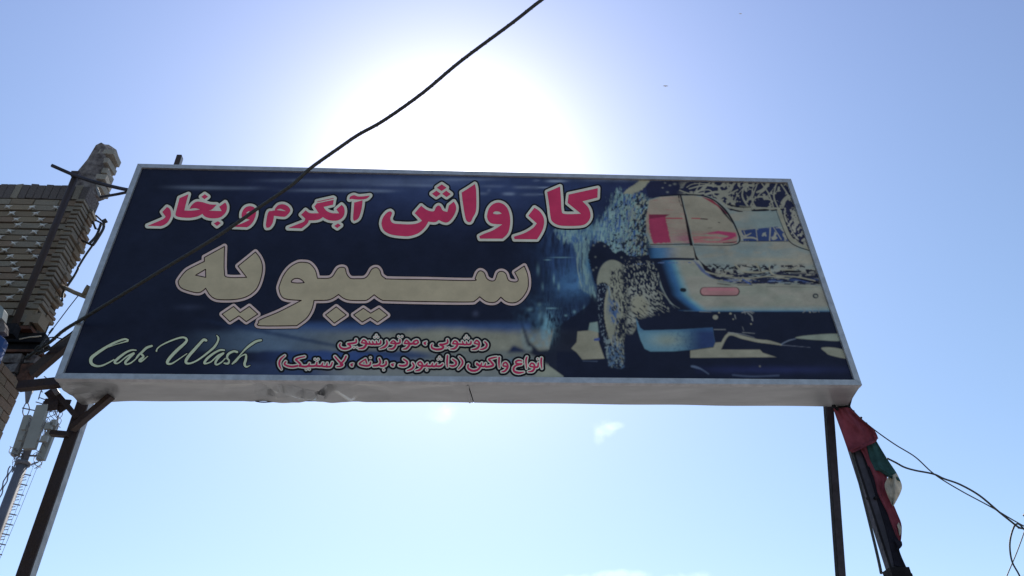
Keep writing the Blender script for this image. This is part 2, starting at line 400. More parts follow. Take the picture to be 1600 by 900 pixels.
mb.beam(W(u_, .034, 4.500), W(u_+.02, BD-.002, 4.5245), .014, .006, side=(0, 0, 1)); mb.build('seam_strip', M['panel'], SIGN)
def flap(rows, name):
    mb = MB(); n_ = len(rows[0]); vs = [AT(*q) for r_ in rows for q in r_]; k = len(vs); vs += [p+np.array([0, 0, .002]) for p in vs]
    fs = [(a*n_+b, (a+1)*n_+b, (a+1)*n_+b+1, a*n_+b+1) for a in range(len(rows)-1) for b in range(n_-1)]
    mb.add(vs, fs+[tuple(k+q for q in f[::-1]) for f in fs]); return mb.build(name, M['panel'], SIGN)
flap([[(404, 617, .29), (420, 612, .27), (438, 606, .24), (452, 605, .22), (470, 608, .22), (488, 614, .24), (504, 618, .27), (530, 620, .30)],
      [(400, 620, .31), (420, 617.5, .29), (440, 613, .265), (456, 614, .25), (474, 617, .26), (490, 620, .28), (506, 623, .30), (530, 622.5, .315)],
      [(398, 623.5, .33), (420, 622.5, .32), (444, 622, .31), (462, 622, .305), (480, 623.5, .31), (494, 624.5, .32), (507, 626, .325), (532, 624.5, .33)]], 'bent_flap')
flap([[(505, 621, .30), (520, 617, .29), (534, 618, .30), (548, 622, .32)], [(505, 625, .325), (520, 622, .31), (534, 622, .315), (548, 624, .33)]], 'bent_flap')
mb = MB()
mb.tube(smooth_path([AT(392, 622, .34), AT(400, 627, .35), AT(412, 628.5, .35), AT(428, 627.5, .35), AT(450, 626, .35), AT(500, 625.5, .345), AT(540, 625, .33), AT(560, 622, .30)], 5), .005)
mb.build('loose_wire', M['cable'], SIGN)
for px, py in ((1307, 598), (1306, 634), (1126, 600)):   # rivets
    mb = MB(); P = AT(px, py, .05 if py < 620 else .33); mb.tube([P, P-np.array([0, 0, .012])], .008, 8); mb.build('rivet', M['grey_steel'], SIGN)
# ------------------------------------------------------------------ printed face: ink colours computed per vertex
PX, PY, PS = 820., 270., 2.646     # drawing units of the car picture
class Canvas:
    def __init__(s, X, Y):
        s.X = (X-PX)*PS; s.Y = (Y-PY)*PS; s.C = np.zeros(X.shape+(3,))
    def blend(s, a, col):
        a = np.clip(a, 0, 1)[..., None]; col = np.asarray(col, float)
        s.C = s.C*(1-a)+col*a
    def mask(s, pts, soft=2.0, sharp=True, mod=None):
        P = np.array([tuple(map(float, t.split(','))) for t in pts.split()])
        pd = soft*3+14; m = (s.X > P[:, 0].min()-pd) & (s.X < P[:, 0].max()+pd) & (s.Y > P[:, 1].min()-pd) & (s.Y < P[:, 1].max()+pd)
        A = np.zeros(s.X.shape)
        if m.any():
            x = s.X[m]; y = s.Y[m]
            if not sharp:
                k = 4; Q = []
                n = len(P)
                for i in range(n):
                    p0, p1, p2, p3 = P[i-1], P[i], P[(i+1) % n], P[(i+2) % n]
                    for j in range(k):
                        t = j/k; Q.append(.5*((2*p1)+(-p0+p2)*t+(2*p0-5*p1+4*p2-p3)*t*t+(-p0+3*p1-3*p2+p3)*t**3))
                P = np.array(Q)
            d = poly_sdf(x, y, [P])
            if mod is not None: d = d+mod(x, y)
            A[m] = np.clip(.5-d/soft, 0, 1)
        return A
    def line(s, pts, wd, soft=1.6, k=5):
        q = [tuple(map(float, t.split(','))) for t in pts.split()]
        q = [(a[0], a[1], (a[2] if len(a) > 2 else wd)/2) for a in q]
        q = smooth_path(q, k) if len(q) > 2 else [np.array(z) for z in q]
        A_ = np.array([a[:2] for a in q]); r = np.array([a[2] for a in q]); lo = A_.min(0)-wd-6; hi = A_.max(0)+wd+6
        m = (s.X > lo[0]) & (s.X < hi[0]) & (s.Y > lo[1]) & (s.Y < hi[1]); A = np.zeros(s.X.shape)
        if m.any():
            d = seg_dist(s.X[m], s.Y[m], A_[:-1], A_[1:], r[:-1], r[1:]); A[m] = np.clip(.5-d/soft, 0, 1)
        return A
NV = lin((16, 20, 37)); NV2 = lin((24, 30, 58)); BL = lin((38, 66, 112)); BL2 = lin((28, 46, 84)); TL = lin((78, 112, 124)); CR = lin((110, 107, 98)); CG = lin((96, 104, 103))
CM = lin((122, 30, 62)); PK = lin((135, 95, 100)); BK = lin((14, 12, 20))
def paint(Xp, Yp):
    c = Canvas(Xp, Yp); X, Y = c.X, c.Y; x, y = Xp, Yp
    rot = lambda ang_, sx, sy, o=0: ((X*math.cos(ang_)+Y*math.sin(ang_))/sx+o, (-X*math.sin(ang_)+Y*math.cos(ang_))/sy+o)
    c.C[...] = NV
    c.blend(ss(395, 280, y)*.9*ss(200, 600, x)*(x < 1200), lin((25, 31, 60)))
    c.blend(np.exp(-((x-730)/170)**2-((y-285)/45)**2)*.75, lin((40, 54, 90)))  # lens glow around the sun, painted into the ink at the top middle
    n1 = fbm(x/60, y/14, 3)
    # streaks of light along the top
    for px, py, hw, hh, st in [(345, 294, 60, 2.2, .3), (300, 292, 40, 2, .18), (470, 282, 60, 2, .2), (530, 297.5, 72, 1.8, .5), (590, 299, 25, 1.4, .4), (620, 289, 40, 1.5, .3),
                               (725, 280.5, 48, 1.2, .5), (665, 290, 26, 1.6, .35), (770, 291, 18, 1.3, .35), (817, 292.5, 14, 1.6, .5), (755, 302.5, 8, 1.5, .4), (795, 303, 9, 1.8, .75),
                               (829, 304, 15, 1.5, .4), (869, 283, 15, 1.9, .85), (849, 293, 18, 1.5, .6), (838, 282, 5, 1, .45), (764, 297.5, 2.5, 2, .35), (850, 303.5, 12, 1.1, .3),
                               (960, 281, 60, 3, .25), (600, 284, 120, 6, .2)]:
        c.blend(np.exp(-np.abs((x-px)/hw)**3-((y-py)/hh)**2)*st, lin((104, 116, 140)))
    # faint smudge
    c.blend(np.exp(-((x-298)/20)**2-((y-480)/4)**2)*.35, lin((50, 56, 80)))
    c.blend(np.exp(-((x-743)/4)**2-((y-490)/4)**2)*.5, lin((60, 66, 92)))
    # wet ground band with reflections
    yb = y+1.5*(fbm(x/18, y/9, 21)-.5)*3
    lightb = lin((60, 76, 96))[None]*(1-ss(430, 660, x))[..., None]+lin((104, 103, 92))[None]*ss(430, 660, x)[..., None]
    top = 517+2*np.sin(x/40)
    a = ss(260, 430, x)*ss(top-9, top+7, yb)*(1-ss(546, 552, yb))*(x < 905)
    c.blend(ss(330, 480, x)*ss(498, 512, y)*(1-ss(520, 526, y))*.85*(x < 830), lin((38, 62, 104)))
    c.blend(a*.95, lightb)
    c.blend(ss(380, 500, x)*ss(546, 551, yb)*(1-ss(562, 570, yb))*.9*(1-ss(620, 760, x)), lin((36, 58, 106)))
    c.blend(ss(600, 680, x)*ss(546, 551, yb)*.9*(x < 870), lin((90, 94, 92)))
    c.blend(ss(300, 480, x)*ss(562, 572, yb)*.75*(1-ss(620, 700, x)), lin((44, 58, 92)))
    c.blend(ss(470, 560, x)*ss(573, 577, yb)*(x < 850)*.95, lin((98, 100, 100)))
    dl = (y-(516+(x-400)*.195+1.2*(fbm(x/5, y/5, 8)-.5)*2)); c.blend(np.exp(-(dl/(2.4))**2)*ss(290, 400, x)*(1-ss(540, 620, x)), lin((24, 38, 66)))
    c.blend(np.exp(-((y-(551+(x-560)*.05))/4)**2)*ss(560, 600, x)*(1-ss(650, 700, x)), lin((30, 46, 78)))
    c.blend(c.mask('-70,742 20,742 -48,712', 2), lin((24, 32, 60)))
    c.blend(c.mask('-90,775 10,760 30,775 10,800 -60,798', 8)*.7, lin((50, 84, 108)))
    if Xp.max() < 800: return c.C
    # ---- blue mist left of the car
    st1 = fbm(*rot(0, 7, 46), 31); st2 = fbm(*rot(0, 3.2, 16), 37); st3 = fbm(*rot(0, 26, 26), 51)
    c.blend(np.exp(-((X-190)/120)**2-((Y-330)/190)**2)*np.clip(st1*1.5-.25, 0, 1)*1.0, lin((36, 62, 104)))
    c.blend(np.exp(-((X-205)/80)**2-((Y-455)/60)**2)*np.clip(st3*1.6, 0, 1), lin((46, 84, 122)))
    c.blend(np.exp(-((X-60)/70)**2-((Y-620)/80)**2)*np.clip(st2*2.4-.85, 0, 1), lin((54, 92, 124)))
    c.blend(np.exp(-((X-230)/70)**2-((Y-590)/26)**2)*np.clip(st2*2.4-.8, 0, 1), lin((46, 74, 110)))
    for px, py, w_, h_ in [(85, 620, 5, 34), (98, 640, 4, 26), (64, 590, 4, 20), (76, 680, 8, 6), (60, 715, 16, 3), (92, 705, 5, 12), (30, 690, 6, 10), (20, 565, 10, 4), (110, 560, 20, 3), (60, 545, 5, 6),
                           (95, 360, 12, 2.4), (150, 350, 40, 2), (120, 440, 4, 18), (140, 470, 5, 14), (75, 470, 3, 14), (55, 400, 3, 20), (245, 570, 4, 16), (205, 575, 6, 6), (170, 590, 6, 4)]:
        c.blend(np.exp(-((X-px)/w_)**2-((Y-py)/h_)**2)*.8, lin((84, 118, 132)))
    c.blend(c.mask('-20,600 0,690 10,740 60,770 100,800 170,846 700,846 700,600 300,520 120,650 100,730 60,735 20,700', 6)*.97*(1-.0*X), NV)
    c.blend(np.exp(-((X-95)/30)**2-((Y-640)/50)**2)*np.clip(st2*2.8-.9, 0, 1), lin((80, 122, 138)))
    c.blend(c.mask('-14,640 4,690 12,715 32,722 26,738 0,736 -14,700', 3), CG)
    c.blend(c.mask('88,790 168,846 40,846 60,800', 2), lin((104, 106, 96)))
    # ---- spray over the wing: teal with vertical streaks
    edge = lambda a_, b_: (fbm(a_/9, b_/22, 61)-.5)*60
    spray = c.mask('400,75 500,100 524,140 520,300 540,352 455,372 405,360 350,375 300,290 262,265 225,285 180,290 140,240 190,215 260,225 320,190 345,140', 26, False, mod=edge)
    tone = fbm(*rot(0.1, 5.5, 20), 71); mixc = BL[None, None]*(1-ss(.36, .58, tone))[..., None]+lin((86, 114, 118))*ss(.40, .62, tone)[..., None] if X.ndim == 2 else None
    c.blend(spray*.92, mixc)
    side = ss(360, 500, X)
    c.blend(spray*ss(.46, .60, fbm(*rot(0.05, 3.6, 24), 79))*.55, lin((104, 124, 120)))
    c.blend(spray*side*ss(.46, .58, fbm(*rot(.35, 6, 12), 77))*.95, lin((100, 102, 90)))
    dk = fbm(*rot(.35, 5.2, 9.5), 83); dens = .80-.18*ss(300, 400, X)-.13*ss(400, 500, X)-.22*(fbm(X/45, Y/60, 85, 2)-.5)
    c.blend(spray*ss(dens-.02, dens+.03, dk)*.95, NV)
    c.blend(np.exp(-((X-245)/90)**2-((Y-245)/50)**2)*np.clip(st1*2-.7, 0, 1)*.8, lin((62, 98, 120)))
    c.blend(c.mask('522,28 486,70 442,88 405,86 430,62 470,36 478,28', 5, mod=lambda a_, b_: (fbm(a_/8, b_/8, 5)-.5)*8), lin((104, 102, 88)))
    # wing strip and arch
    c.blend(c.mask('205,300 240,282 268,276 262,330 262,380 275,430 290,470 300,540 270,510 225,470 228,420 214,350', 8, False, mod=lambda a_, b_: (fbm(a_/7, b_/20, 15)-.5)*16)*(.35+.65*ss(.40, .56, fbm(X/6, Y/34, 17))), lin((84, 108, 112)))
    c.blend(np.exp(-((X-262)/12)**2-((Y-375)/36)**2)*.7, lin((44, 88, 118)))
    c.blend(c.line('221,330,4 216,360,4 222,420,4 236,470,3', 4)*.8, lin((96, 110, 108)))
    c.blend(c.line('238,330,2.5 236,400,2.5 240,450,2', 3)*.8, NV)
    c.blend(c.mask('262,335 285,300 315,283 345,300 370,330 400,322 440,345 480,345 520,335 560,352 560,392 500,384 440,400 400,392 350,362 322,376 305,410 296,462 280,420 268,370', 4, False, mod=lambda a_, b_: (fbm(a_/6, b_/6, 19)-.5)*12), NV)
    for px, py in [(284, 300), (330, 303), (292, 348), (296, 392), (283, 402), (303, 285), (400, 350), (440, 356)]:
        c.blend(np.exp(-((X-px)**2+(Y-py)**2)/14)*.8, lin((92, 96, 94)))
    # ---- tyre, wheel and its splatter
    c.blend(c.mask('264,545 275,500 296,520 312,560 318,640 300,655 262,648 240,600', 10)*.9, NV)
    c.blend(c.mask('300,470 302,425 318,385 348,362 385,366 420,400 440,470 455,560 465,620 450,660 412,690 408,780 392,806 352,792 335,720 322,620', 5, False), lin((104, 104, 92)))
    sp = fbm(*rot(.7, 6, 11), 91)
    c.blend(c.mask('300,468 344,462 332,520 330,600 350,690 392,760 396,806 350,800 326,720 304,600', 6, False, mod=lambda a_, b_: (fbm(a_/5, b_/5, 12)-.5)*9), NV)
    c.blend(c.mask('304,470 340,464 328,520 320,600 330,650 350,700 398,770 392,800 350,795 330,720 306,600', 6, False)*ss(.56, .62, fbm(*rot(.5, 4.5, 6), 97)), lin((84, 96, 108)))
    c.blend(c.mask('335,690 380,700 408,740 404,800 370,806 345,790', 6, False)*ss(.46, .54, fbm(*rot(.3, 6, 10), 98)), lin((88, 100, 104)))
    c.blend(c.line('356,472,2 334,520,3 332,590,3 342,650,3 366,720,2', 3), lin((116, 112, 96)))
    c.blend(np.exp(-((X-356)/14)**2-((Y-562)/24)**2)*np.clip(st2*2.2-.6, 0, 1), lin((36, 66, 110)))
    c.blend(c.line('345,470,5 350,500,6 345,530,3', 5)*.6, lin((60, 90, 120)))
    for a_ in ('378,660,3 372,690,4 376,720,3', '388,665,3 390,700,3 384,735,3', '366,670,3 362,700,3'): c.blend(c.line(a_, 3)*.8, lin((44, 66, 104)))
    dk2 = fbm(*rot(1.2, 10, 4.5), 101)
    c.blend(c.mask('356,400 420,395 450,520 440,640 405,690 372,640 352,560 350,470', 12)*ss(.52, .57, fbm(*rot(1.4, 13, 4.5), 103))*.95, NV)
    c.blend(c.mask('380,610 440,590 440,690 412,720 410,812 350,806 345,730 366,690', 8)*ss(.45, .51, fbm(*rot(1.3, 12, 4.5), 107))*.95, NV)
    c.blend(c.mask('345,720 412,700 412,812 345,800', 8)*ss(.52, .57, fbm(*rot(.4, 6, 6), 108))*.9, lin((52, 74, 100)))
    c.blend(c.mask('350,520 385,540 392,600 372,640 350,600', 14)*ss(.42, .55, fbm(*rot(1.2, 16, 7), 105))*.85, lin((40, 70, 112)))
    c.blend(c.mask('395,400 440,420 470,520 468,600 440,680 408,700 400,640 410,560', 14)*ss(.5, .55, dk2)*.95, NV)
    # splatter field to the right
    spl = c.mask('412,372 470,362 545,372 556,420 562,480 600,560 606,578 540,588 480,600 440,660 420,640 430,520 405,430', 22, False, mod=lambda a_, b_: (fbm(a_/12, b_/12, 25)-.5)*30)
    c.blend(spl*.97, NV)
    frm = ss(440, 620, Y); qa = fbm(*rot(1.25, 9.5, 4.6), 111, 3); qb = fbm(*rot(.62, 19, 4.4), 117, 3); qq = qa*(1-frm)+qb*frm
    th = .465+.075*ss(500, 440, Y)+.05*ss(520, 560, X)+.10*ss(500, 600, X)+.08*ss(500, 380, Y)*ss(520, 420, X)-.10*np.exp(-((X-470)/34)**2-((Y-540)/40)**2)
    c.blend(spl*ss(th, th+.035, qq), lin((103, 104, 97)))
    c.blend(c.mask('440,520 480,500 512,540 505,590 470,600 442,570', 16)*.85*ss(.34, .40, qq), lin((106, 103, 88)))
    # ---- car body
    body = c.mask('512,112 556,98 632,94 860,94 1130,90 1175,315 1225,465 1262,572 660,572 600,540 560,470 556,390 700,362 700,352 540,354 520,300 500,250', 3, mod=None)
    tn = fbm(X/90, Y/30, 41)
    bc = CR[None, None]*(1-ss(.35, .65, tn))[..., None]+CG[None, None]*ss(.35, .65, tn)[..., None]
    c.blend(body, bc)
    c.blend(body*ss(870, 1000, X)*ss(120, 160, Y)*(1-ss(225, 240, Y))*.8, lin((88, 100, 100)))
    c.blend(body*np.exp(-((X-900)/200)**2-((Y-325)/14)**2)*.55*ss(.4, .6, fbm(X/30, Y/14, 44)), lin((84, 104, 110)))
    c.blend(body*np.exp(-((X-1000)/160)**2-((Y-360)/12)**2)*.5, lin((124, 110, 86)))
    # foliage reflections in the glass
    top_ = c.mask('520,36 1096,44 1118,150 1050,152 960,158 850,156 800,112 745,90 640,92 512,104 500,60', 3)
    f1 = fbm(X/15, Y/17, 131, 3); f2 = np.abs(fbm(X/46+Y/70, Y/60, 137, 2)-.5)
    c.blend(top_, lin((22, 24, 46)))
    rm = top_*ss(620, 700, X)
    c.blend(rm*ss(.050, .036, f2)*.95, lin((104, 102, 92)))
    c.blend(rm*ss(.60, .64, f1)*.95, lin((104, 102, 92)))
    for s_ in ['680,66,5 740,52,6 800,56,6 850,48,5', '670,60,4 690,48,3 720,44,3 760,46,3', '640,72,4 690,88,6 740,84,8', '745,90,8 800,80,10 850,110,14 870,150,10', '800,60,6 830,90,8 880,70,5', '905,60,5 900,100,7 930,150,8', '960,50,4 940,110,6 960,150,6',
               '980,44,5 1010,90,5 1030,150,6', '1040,44,4 1030,100,6 1050,150,5', '1060,48,5 1088,90,5 1104,120,3', '1000,50,10 985,70,12 960,80,8', '860,60,5 850,80,4', '890,140,8 1000,148,10 1110,146,7', '790,96,5 840,140,10 900,150,10', '700,80,5 760,70,4 780,90,5']:
        c.blend(c.line(s_, 5), lin((104, 102, 92)))
    for px, py, r in [(620, 46, 8), (600, 52, 5), (590, 80, 5), (650, 60, 4), (570, 62, 3), (580, 42, 3)]: c.blend(np.exp(-(((X-px)/1.5)**2+(Y-py)**2)/(r*2.2))*.8, lin((96, 98, 96)))
    c.blend(c.line('1020,156,5 1070,150,6 1110,148,5', 5), BK); c.blend(c.line('940,156,6 990,154,9 1008,154,5', 6), BK); c.blend(c.line('852,150,5 880,158,6 900,160,3', 5), BK)
    c.blend(c.line('840,130,8 880,140,6 935,142,3', 6)*.9, BK)
    # reflections band
    band = c.mask('893,238 1045,222 1075,250 1090,282 905,284', 3)
    c.blend(band*ss(.36, .44, fbm(X/22, Y/18, 151)), lin((32, 46, 84)))
    for s_ in ['893,240,4 905,262,7 935,250,4', '893,270,6 940,268,7 962,276,4', '956,232,3 962,284,4', '1015,228,5 1012,282,5', '1028,225,3 1060,275,4', '1038,228,3 1062,226,3', '905,240,3 915,265,4']: c.blend(c.line(s_, 4), CR)
    c.blend(c.line('893,283,3 1000,283,3 1092,284,2', 3)*.8, BK)
    # right hand curved moulding and reflections
    rr_ = c.mask('1064,152 1115,152 1170,296 1176,318 1130,296 1100,262 1078,210', 3, False)
    c.blend(rr_, lin((24, 26, 50))); c.blend(rr_*ss(.52, .57, fbm(*rot(.5, 9, 14), 161)), CR)
    c.blend(c.line('1050,152,14 1072,215,14 1100,270,12 1140,298,10 1175,316,8', 12), lin((106, 103, 90)))
    c.blend(c.line('1062,152,2.5 1082,215,3 1106,262,3 1150,292,3', 3), BK); c.blend(c.line('1038,152,2 1062,215,2.5 1092,280,4 1130,306,4 1180,322,4', 3), BK)
    c.blend(c.line('1075,165,3 1078,190,4 1092,215,3 1110,250,4 1130,275,5', 4), CR); c.blend(c.line('1080,170,3 1086,196,3', 4), BK)
    # tail lamp
    lampL = c.mask('516,114 560,100 640,96 664,170 688,290 530,290 505,240 500,190', 3)
    c.blend(lampL, lin((114, 102, 90)))
    c.blend(lampL*ss(560, 690, X)*ss(215, 285, Y)*.8*ss(.3, .6, fbm(X/80, Y/4, 171)), lin((126, 60, 86)))
    c.blend(lampL*ss(.62, .7, fbm(X/60, Y/2.6, 173))*.35, lin((126, 60, 70)))
    c.blend(c.mask('512,178 580,174 604,288 530,292 516,240', 4, mod=lambda a_, b_: (fbm(a_/5, b_/5, 18)-.5)*9), CM)
    c.blend(c.mask('512,172 600,172 580,182 516,190', 3), lin((90, 22, 46)))
    c.blend(c.line('578,188,4 650,188,4', 4)*.95, lin((126, 30, 48)))
    lampR = c.mask('650,96 700,94 760,108 820,154 858,208 880,260 876,292 700,292', 3)
    c.blend(lampR, lin((110, 103, 90)))
    c.blend(lampR*ss(235, 262, Y)*ss(.42, .55, fbm(X/60, Y/3, 181))*.8, lin((134, 70, 76)))
    c.blend(c.mask('740,252 800,240 870,248 876,262 840,278 800,284 845,262 800,252', 4), lin((130, 36, 72)))
    c.blend(c.line('700,276,4 740,270,4 780,274,4', 5)*.6, lin((134, 50, 64)))
    c.blend(c.mask('730,98 775,112 815,146 840,172 822,166 796,138 760,116', 3), lin((104, 30, 44)))
    c.blend(c.mask('795,126 822,154 866,214 850,200 820,168', 3)*.9, BK)
    c.blend(c.line('690,188,3.5 724,189,4', 4), lin((120, 26, 42))); c.blend(c.line('728,190,4 755,192,4', 4), lin((40, 16, 22)))
    c.blend(c.line('800,205,3 806,206,3', 3), BK); c.blend(c.line('758,228,2 775,228,2', 2)*.7, BK)
    c.blend(c.line('560,96,4 640,91,5 700,91,5 745,97,6 790,118,6 832,158,8 862,205,7 882,250,6 889,276,7 880,292,5 856,299,3', 5), BK)
    c.blend(c.line('856,299,4 800,300,3 700,298,4', 3)*.9, BK); c.blend(c.line('820,290,3 860,288,4 876,282,3', 3)*.8, BK)
    c.blend(c.line('636,96,5 640,120,4 650,140,4', 4)*(.4+.6*ss(.45, .55, fbm(X/6, Y/6, 7))), BK)
    c.blend(c.line('644,94,7 655,140,6 668,195,9 678,245,12 688,296,12 697,318,10 706,345,9 720,368,12 745,392,16 780,420,14', 8), lin((22, 14, 18)))
    # below the lamp: blue block, ledge
    blk = c.mask('500,302 695,302 704,352 520,356', 3)
    c.blend(blk, CR); tq = ss(520, 660, X); c.blend(blk*(1-tq), lin((30, 70, 112))); c.blend(blk*(1-ss(505, 545, X)), NV)
    c.blend(blk*np.exp(-((X-560)/34)**2)*.6, lin((38, 88, 124)))
    c.blend(c.line('450,308,5 600,306,6 690,304,4', 5)*ss(490, 560, X), lin((104, 104, 94)))
    c.blend(c.line('520,296,4 600,296,4 690,294,4', 4)*.9, BK)
    c.blend(c.line('430,360,7 540,357,8 620,354,6 700,356,6', 6), NV)
    # bumper
    bmp = c.mask('540,366 700,362 724,368 748,410 790,442 860,456 1222,468 1264,574 690,572 640,560 600,530 568,470 552,410', 3, False)
    edgeX = 588+(Y-380)*.34+np.clip(Y-505, 0, 200)**1.2*.38
    g_ = X-edgeX
    c.blend(bmp, NV); c.blend(bmp*ss(-30, 14, g_), lin((30, 72, 112))); c.blend(bmp*ss(6, 40, g_), lin((66, 108, 122))); c.blend(bmp*ss(24, 66, g_), lin((110, 107, 98)))
    c.blend(bmp*ss(30, 60, g_)*ss(.4, .6, fbm(X/120, Y/40, 47))*.6, lin((98, 102, 92)))
    c.blend(bmp*ss(544, 574, Y)*ss(30, 80, g_)*.75, lin((78, 112, 122))); c.blend(bmp*ss(564, 576, Y), lin((34, 70, 104)))
    c.blend(c.line('548,420,2 560,470,2 576,505,2.5 620,560,2.5', 2.5)*.7, lin((70, 78, 84))); c.blend(c.line('546,486,4 575,504,4 590,520,3', 3)*.8, lin((98, 98, 88)))
    c.blend(c.line('450,378,4 560,372,5 640,372,5 705,370,4', 5)*ss(.5, .6, fbm(X/7, Y/4, 33)), lin((58, 76, 112)))
    c.blend(c.line('696,364,4 716,372,4 728,392,4 752,414,4 800,440,3', 4)*.85, lin((92, 96, 104)))
    c.blend(c.mask('700,366 722,380 742,402 780,428 800,446 760,430 730,408 712,384', 5)*.75, lin((34, 50, 96)))
    # dirty foam band
    fb = c.mask('742,372 1203,368 1222,464 1100,462 860,458 800,446 765,425', 4)
    hz_ = fbm(X/34, Y/6.5, 191); hb = fbm(X/15, Y/9, 197)
    c.blend(fb*ss(372, 388, Y)*ss(.50, .56, hb)*(1-ss(418, 432, Y)), lin((24, 22, 34)))
    c.blend(fb*ss(404, 424, Y)*ss(.36, .43, hz_), lin((24, 26, 44)))
    c.blend(fb*ss(430, 440, Y)*ss(.60, .66, fbm(X/44, Y/5, 193)), lin((103, 104, 97)))
    c.blend(fb*np.exp(-((Y-446)/7)**2)*ss(.5, .6, fbm(X/30, Y/8, 199))*.8, lin((46, 64, 110)))
    for s_ in ['748,408,5 790,420,6 860,425,5', '780,440,4 840,452,3', '1010,378,4 1016,410,7 1040,424,5 1120,430,5 1200,446,5', '900,408,8 960,412,8 1010,404,6', '850,432,4 930,436,5 1010,428,5 1090,438,5', '1060,400,6 1100,402,9 1120,395,6', '880,425,10', '870,380,8 890,400,8', '955,376,10 975,400,8']:
        c.blend(c.line(s_, 5), lin((108, 104, 90)))
    for s_ in ['780,378,5 800,392,5', '815,392,3 826,412,5', '846,396,6 870,388,5', '1078,386,6 1100,384,4', '1080,408,9 1140,408,6', '970,390,3 976,408,4', '990,396,6 1012,404,3', '1140,440,6 1216,456,6', '900,384,4 940,392,3']: c.blend(c.line(s_, 5), BK)
    c.blend(c.line('900,440,5 920,452,6 936,462,3', 5)*.9, lin((40, 62, 112)))
    c.blend(c.line('796,458,2 830,462,3 850,464,2', 2)*.9, BK); c.blend(c.line('880,464,3 940,464,3', 2)*.9, BK); c.blend(c.line('1000,470,2 1100,472,2 1210,472,2', 2)*.5, BK)
    # reflector and sensors
    c.blend(c.line('742,491,37 870,491,37', 37), lin((34, 16, 20))); c.blend(c.line('743,490,31 869,490,31', 31), lin((124, 84, 86))); c.blend(c.line('760,482,9 860,482,10', 9, 9)*.7, lin((136, 76, 88)))
    c.blend(c.line('650,484,16 660,485,16', 16), lin((22, 28, 34))); c.blend(c.line('1200,509,20 1204,509,20', 20), lin((30, 34, 42))); c.blend(c.line('1201,509,10 1205,510,10', 10), lin((100, 100, 92)))
    # underside of car
    c.blend(c.mask('600,574 1262,574 1300,668 1330,850 160,850 160,810 420,800 412,700 462,620 480,606 560,590', 4)*(1-c.mask('300,540 440,540 470,600 440,700 410,810 340,810 318,640', 10, False)), NV)
    c.blend(c.line('590,640,3 480,644,4', 3)*0, NV)
    c.blend(np.exp(-((X-1000)/300)**2-((Y-815)/16)**2)*.6*ss(690, 720, X), lin((30, 36, 78)))
    c.blend(c.line('690,800,8 705,803,10 730,812,6 760,832,4', 8, 4)*.5, lin((84, 100, 130))); c.blend(c.line('860,836,6 940,842,7 1050,838,6', 6, 5)*.35, lin((80, 92, 124)))
    c.blend(np.exp(-((X-972)**2+(Y-800)**2)/10)*.9, CR)
    for px, py, r in [(788, 597, 11), (803, 578, 4), (850, 582, 5), (862, 605, 3), (935, 625, 3.5), (940, 608, 2.5), (1180, 576, 3)]: c.blend(ss(1.15, .85, np.hypot(X-px, (Y-py)*1.15)/r), lin((108, 106, 94)))
    for s_ in ['898,578,5 925,574,5 942,582,4', '905,566,3 912,584,3', '922,580,5 938,594,5 942,612,4', '930,570,3 948,578,3', '868,588,4 872,604,3', '1146,562,3 1160,568,4 1150,578,3', '1172,566,3 1178,578,3', '1188,560,3 1192,576,3 1206,574,3', '1214,560,3 1216,576,3', '722,574,3 770,576,2', '782,648,3 830,648,3', '900,660,3 950,664,2', '840,660,2 870,664,2', '900,636,2 905,652,2']:
        c.blend(c.line(s_, 3)*.85, lin((96, 98, 100)))
    fl = c.mask('460,600 476,640 492,652 560,650 640,648 776,640 786,700 780,718 700,730 620,738 520,739 496,728 478,690 466,650', 3)
    tq = ss(500, 790, X+(Y-680)*.3)
    c.blend(fl, lin((62, 98, 116))); c.blend(fl*np.exp(-((X-590)/70)**2-((Y-692)/28)**2)*.8, lin((104, 110, 98))); c.blend(fl*ss(620, 740, X)*.97, lin((26, 40, 78))); c.blend(fl*ss(.55, .65, fbm(X/6, Y/6, 211))*.35*ss(560, 640, X), lin((22, 44, 80)))
    c.blend(fl*ss(666, 646, Y)*.5, lin((36, 70, 104)))
    # pale ground seen under the car
    c.blend(c.mask('218,656 264,652 268,622 300,616 306,700 330,768 238,772 214,742 192,726 214,700', 3), lin((106, 102, 88)))
    c.blend(c.mask('262,650 270,620 300,616 306,660', 6)*.7, lin((82, 108, 110))); c.blend(c.line('290,690,10 304,688,12', 10), lin((44, 58, 106))); c.blend(c.line('240,778,3 300,780,3', 3)*.5, lin((70, 84, 110)))
    c.blend(c.mask('684,735 780,722 788,702 818,700 812,716 806,731 972,731 984,744 1040,762 684,765', 2), lin((108, 105, 92)))
    c.blend(c.line('806,728,12 842,668,12 900,680,14 960,694,13 1010,700,14 1060,711,6', 12), lin((108, 105, 92)))
    c.blend(c.line('842,660,4 900,668,3 950,682,2', 3)*.7, lin((100, 104, 110))); c.blend(c.line('1062,708,5 1090,694,5 1120,686,3', 4)*.7, lin((90, 100, 120)))
    c.blend(c.mask('1118,682 1170,672 1302,666 1308,694 1220,692 1160,688', 3, False), lin((100, 106, 96))); c.blend(c.mask('1226,724 1270,722 1320,734 1336,768 1262,754 1244,742', 3, False), lin((104, 104, 92)))
    c.blend(c.line('1060,712,3 1110,716,2 1180,722,1', 2)*.7, lin((90, 94, 110)))
    return c.C
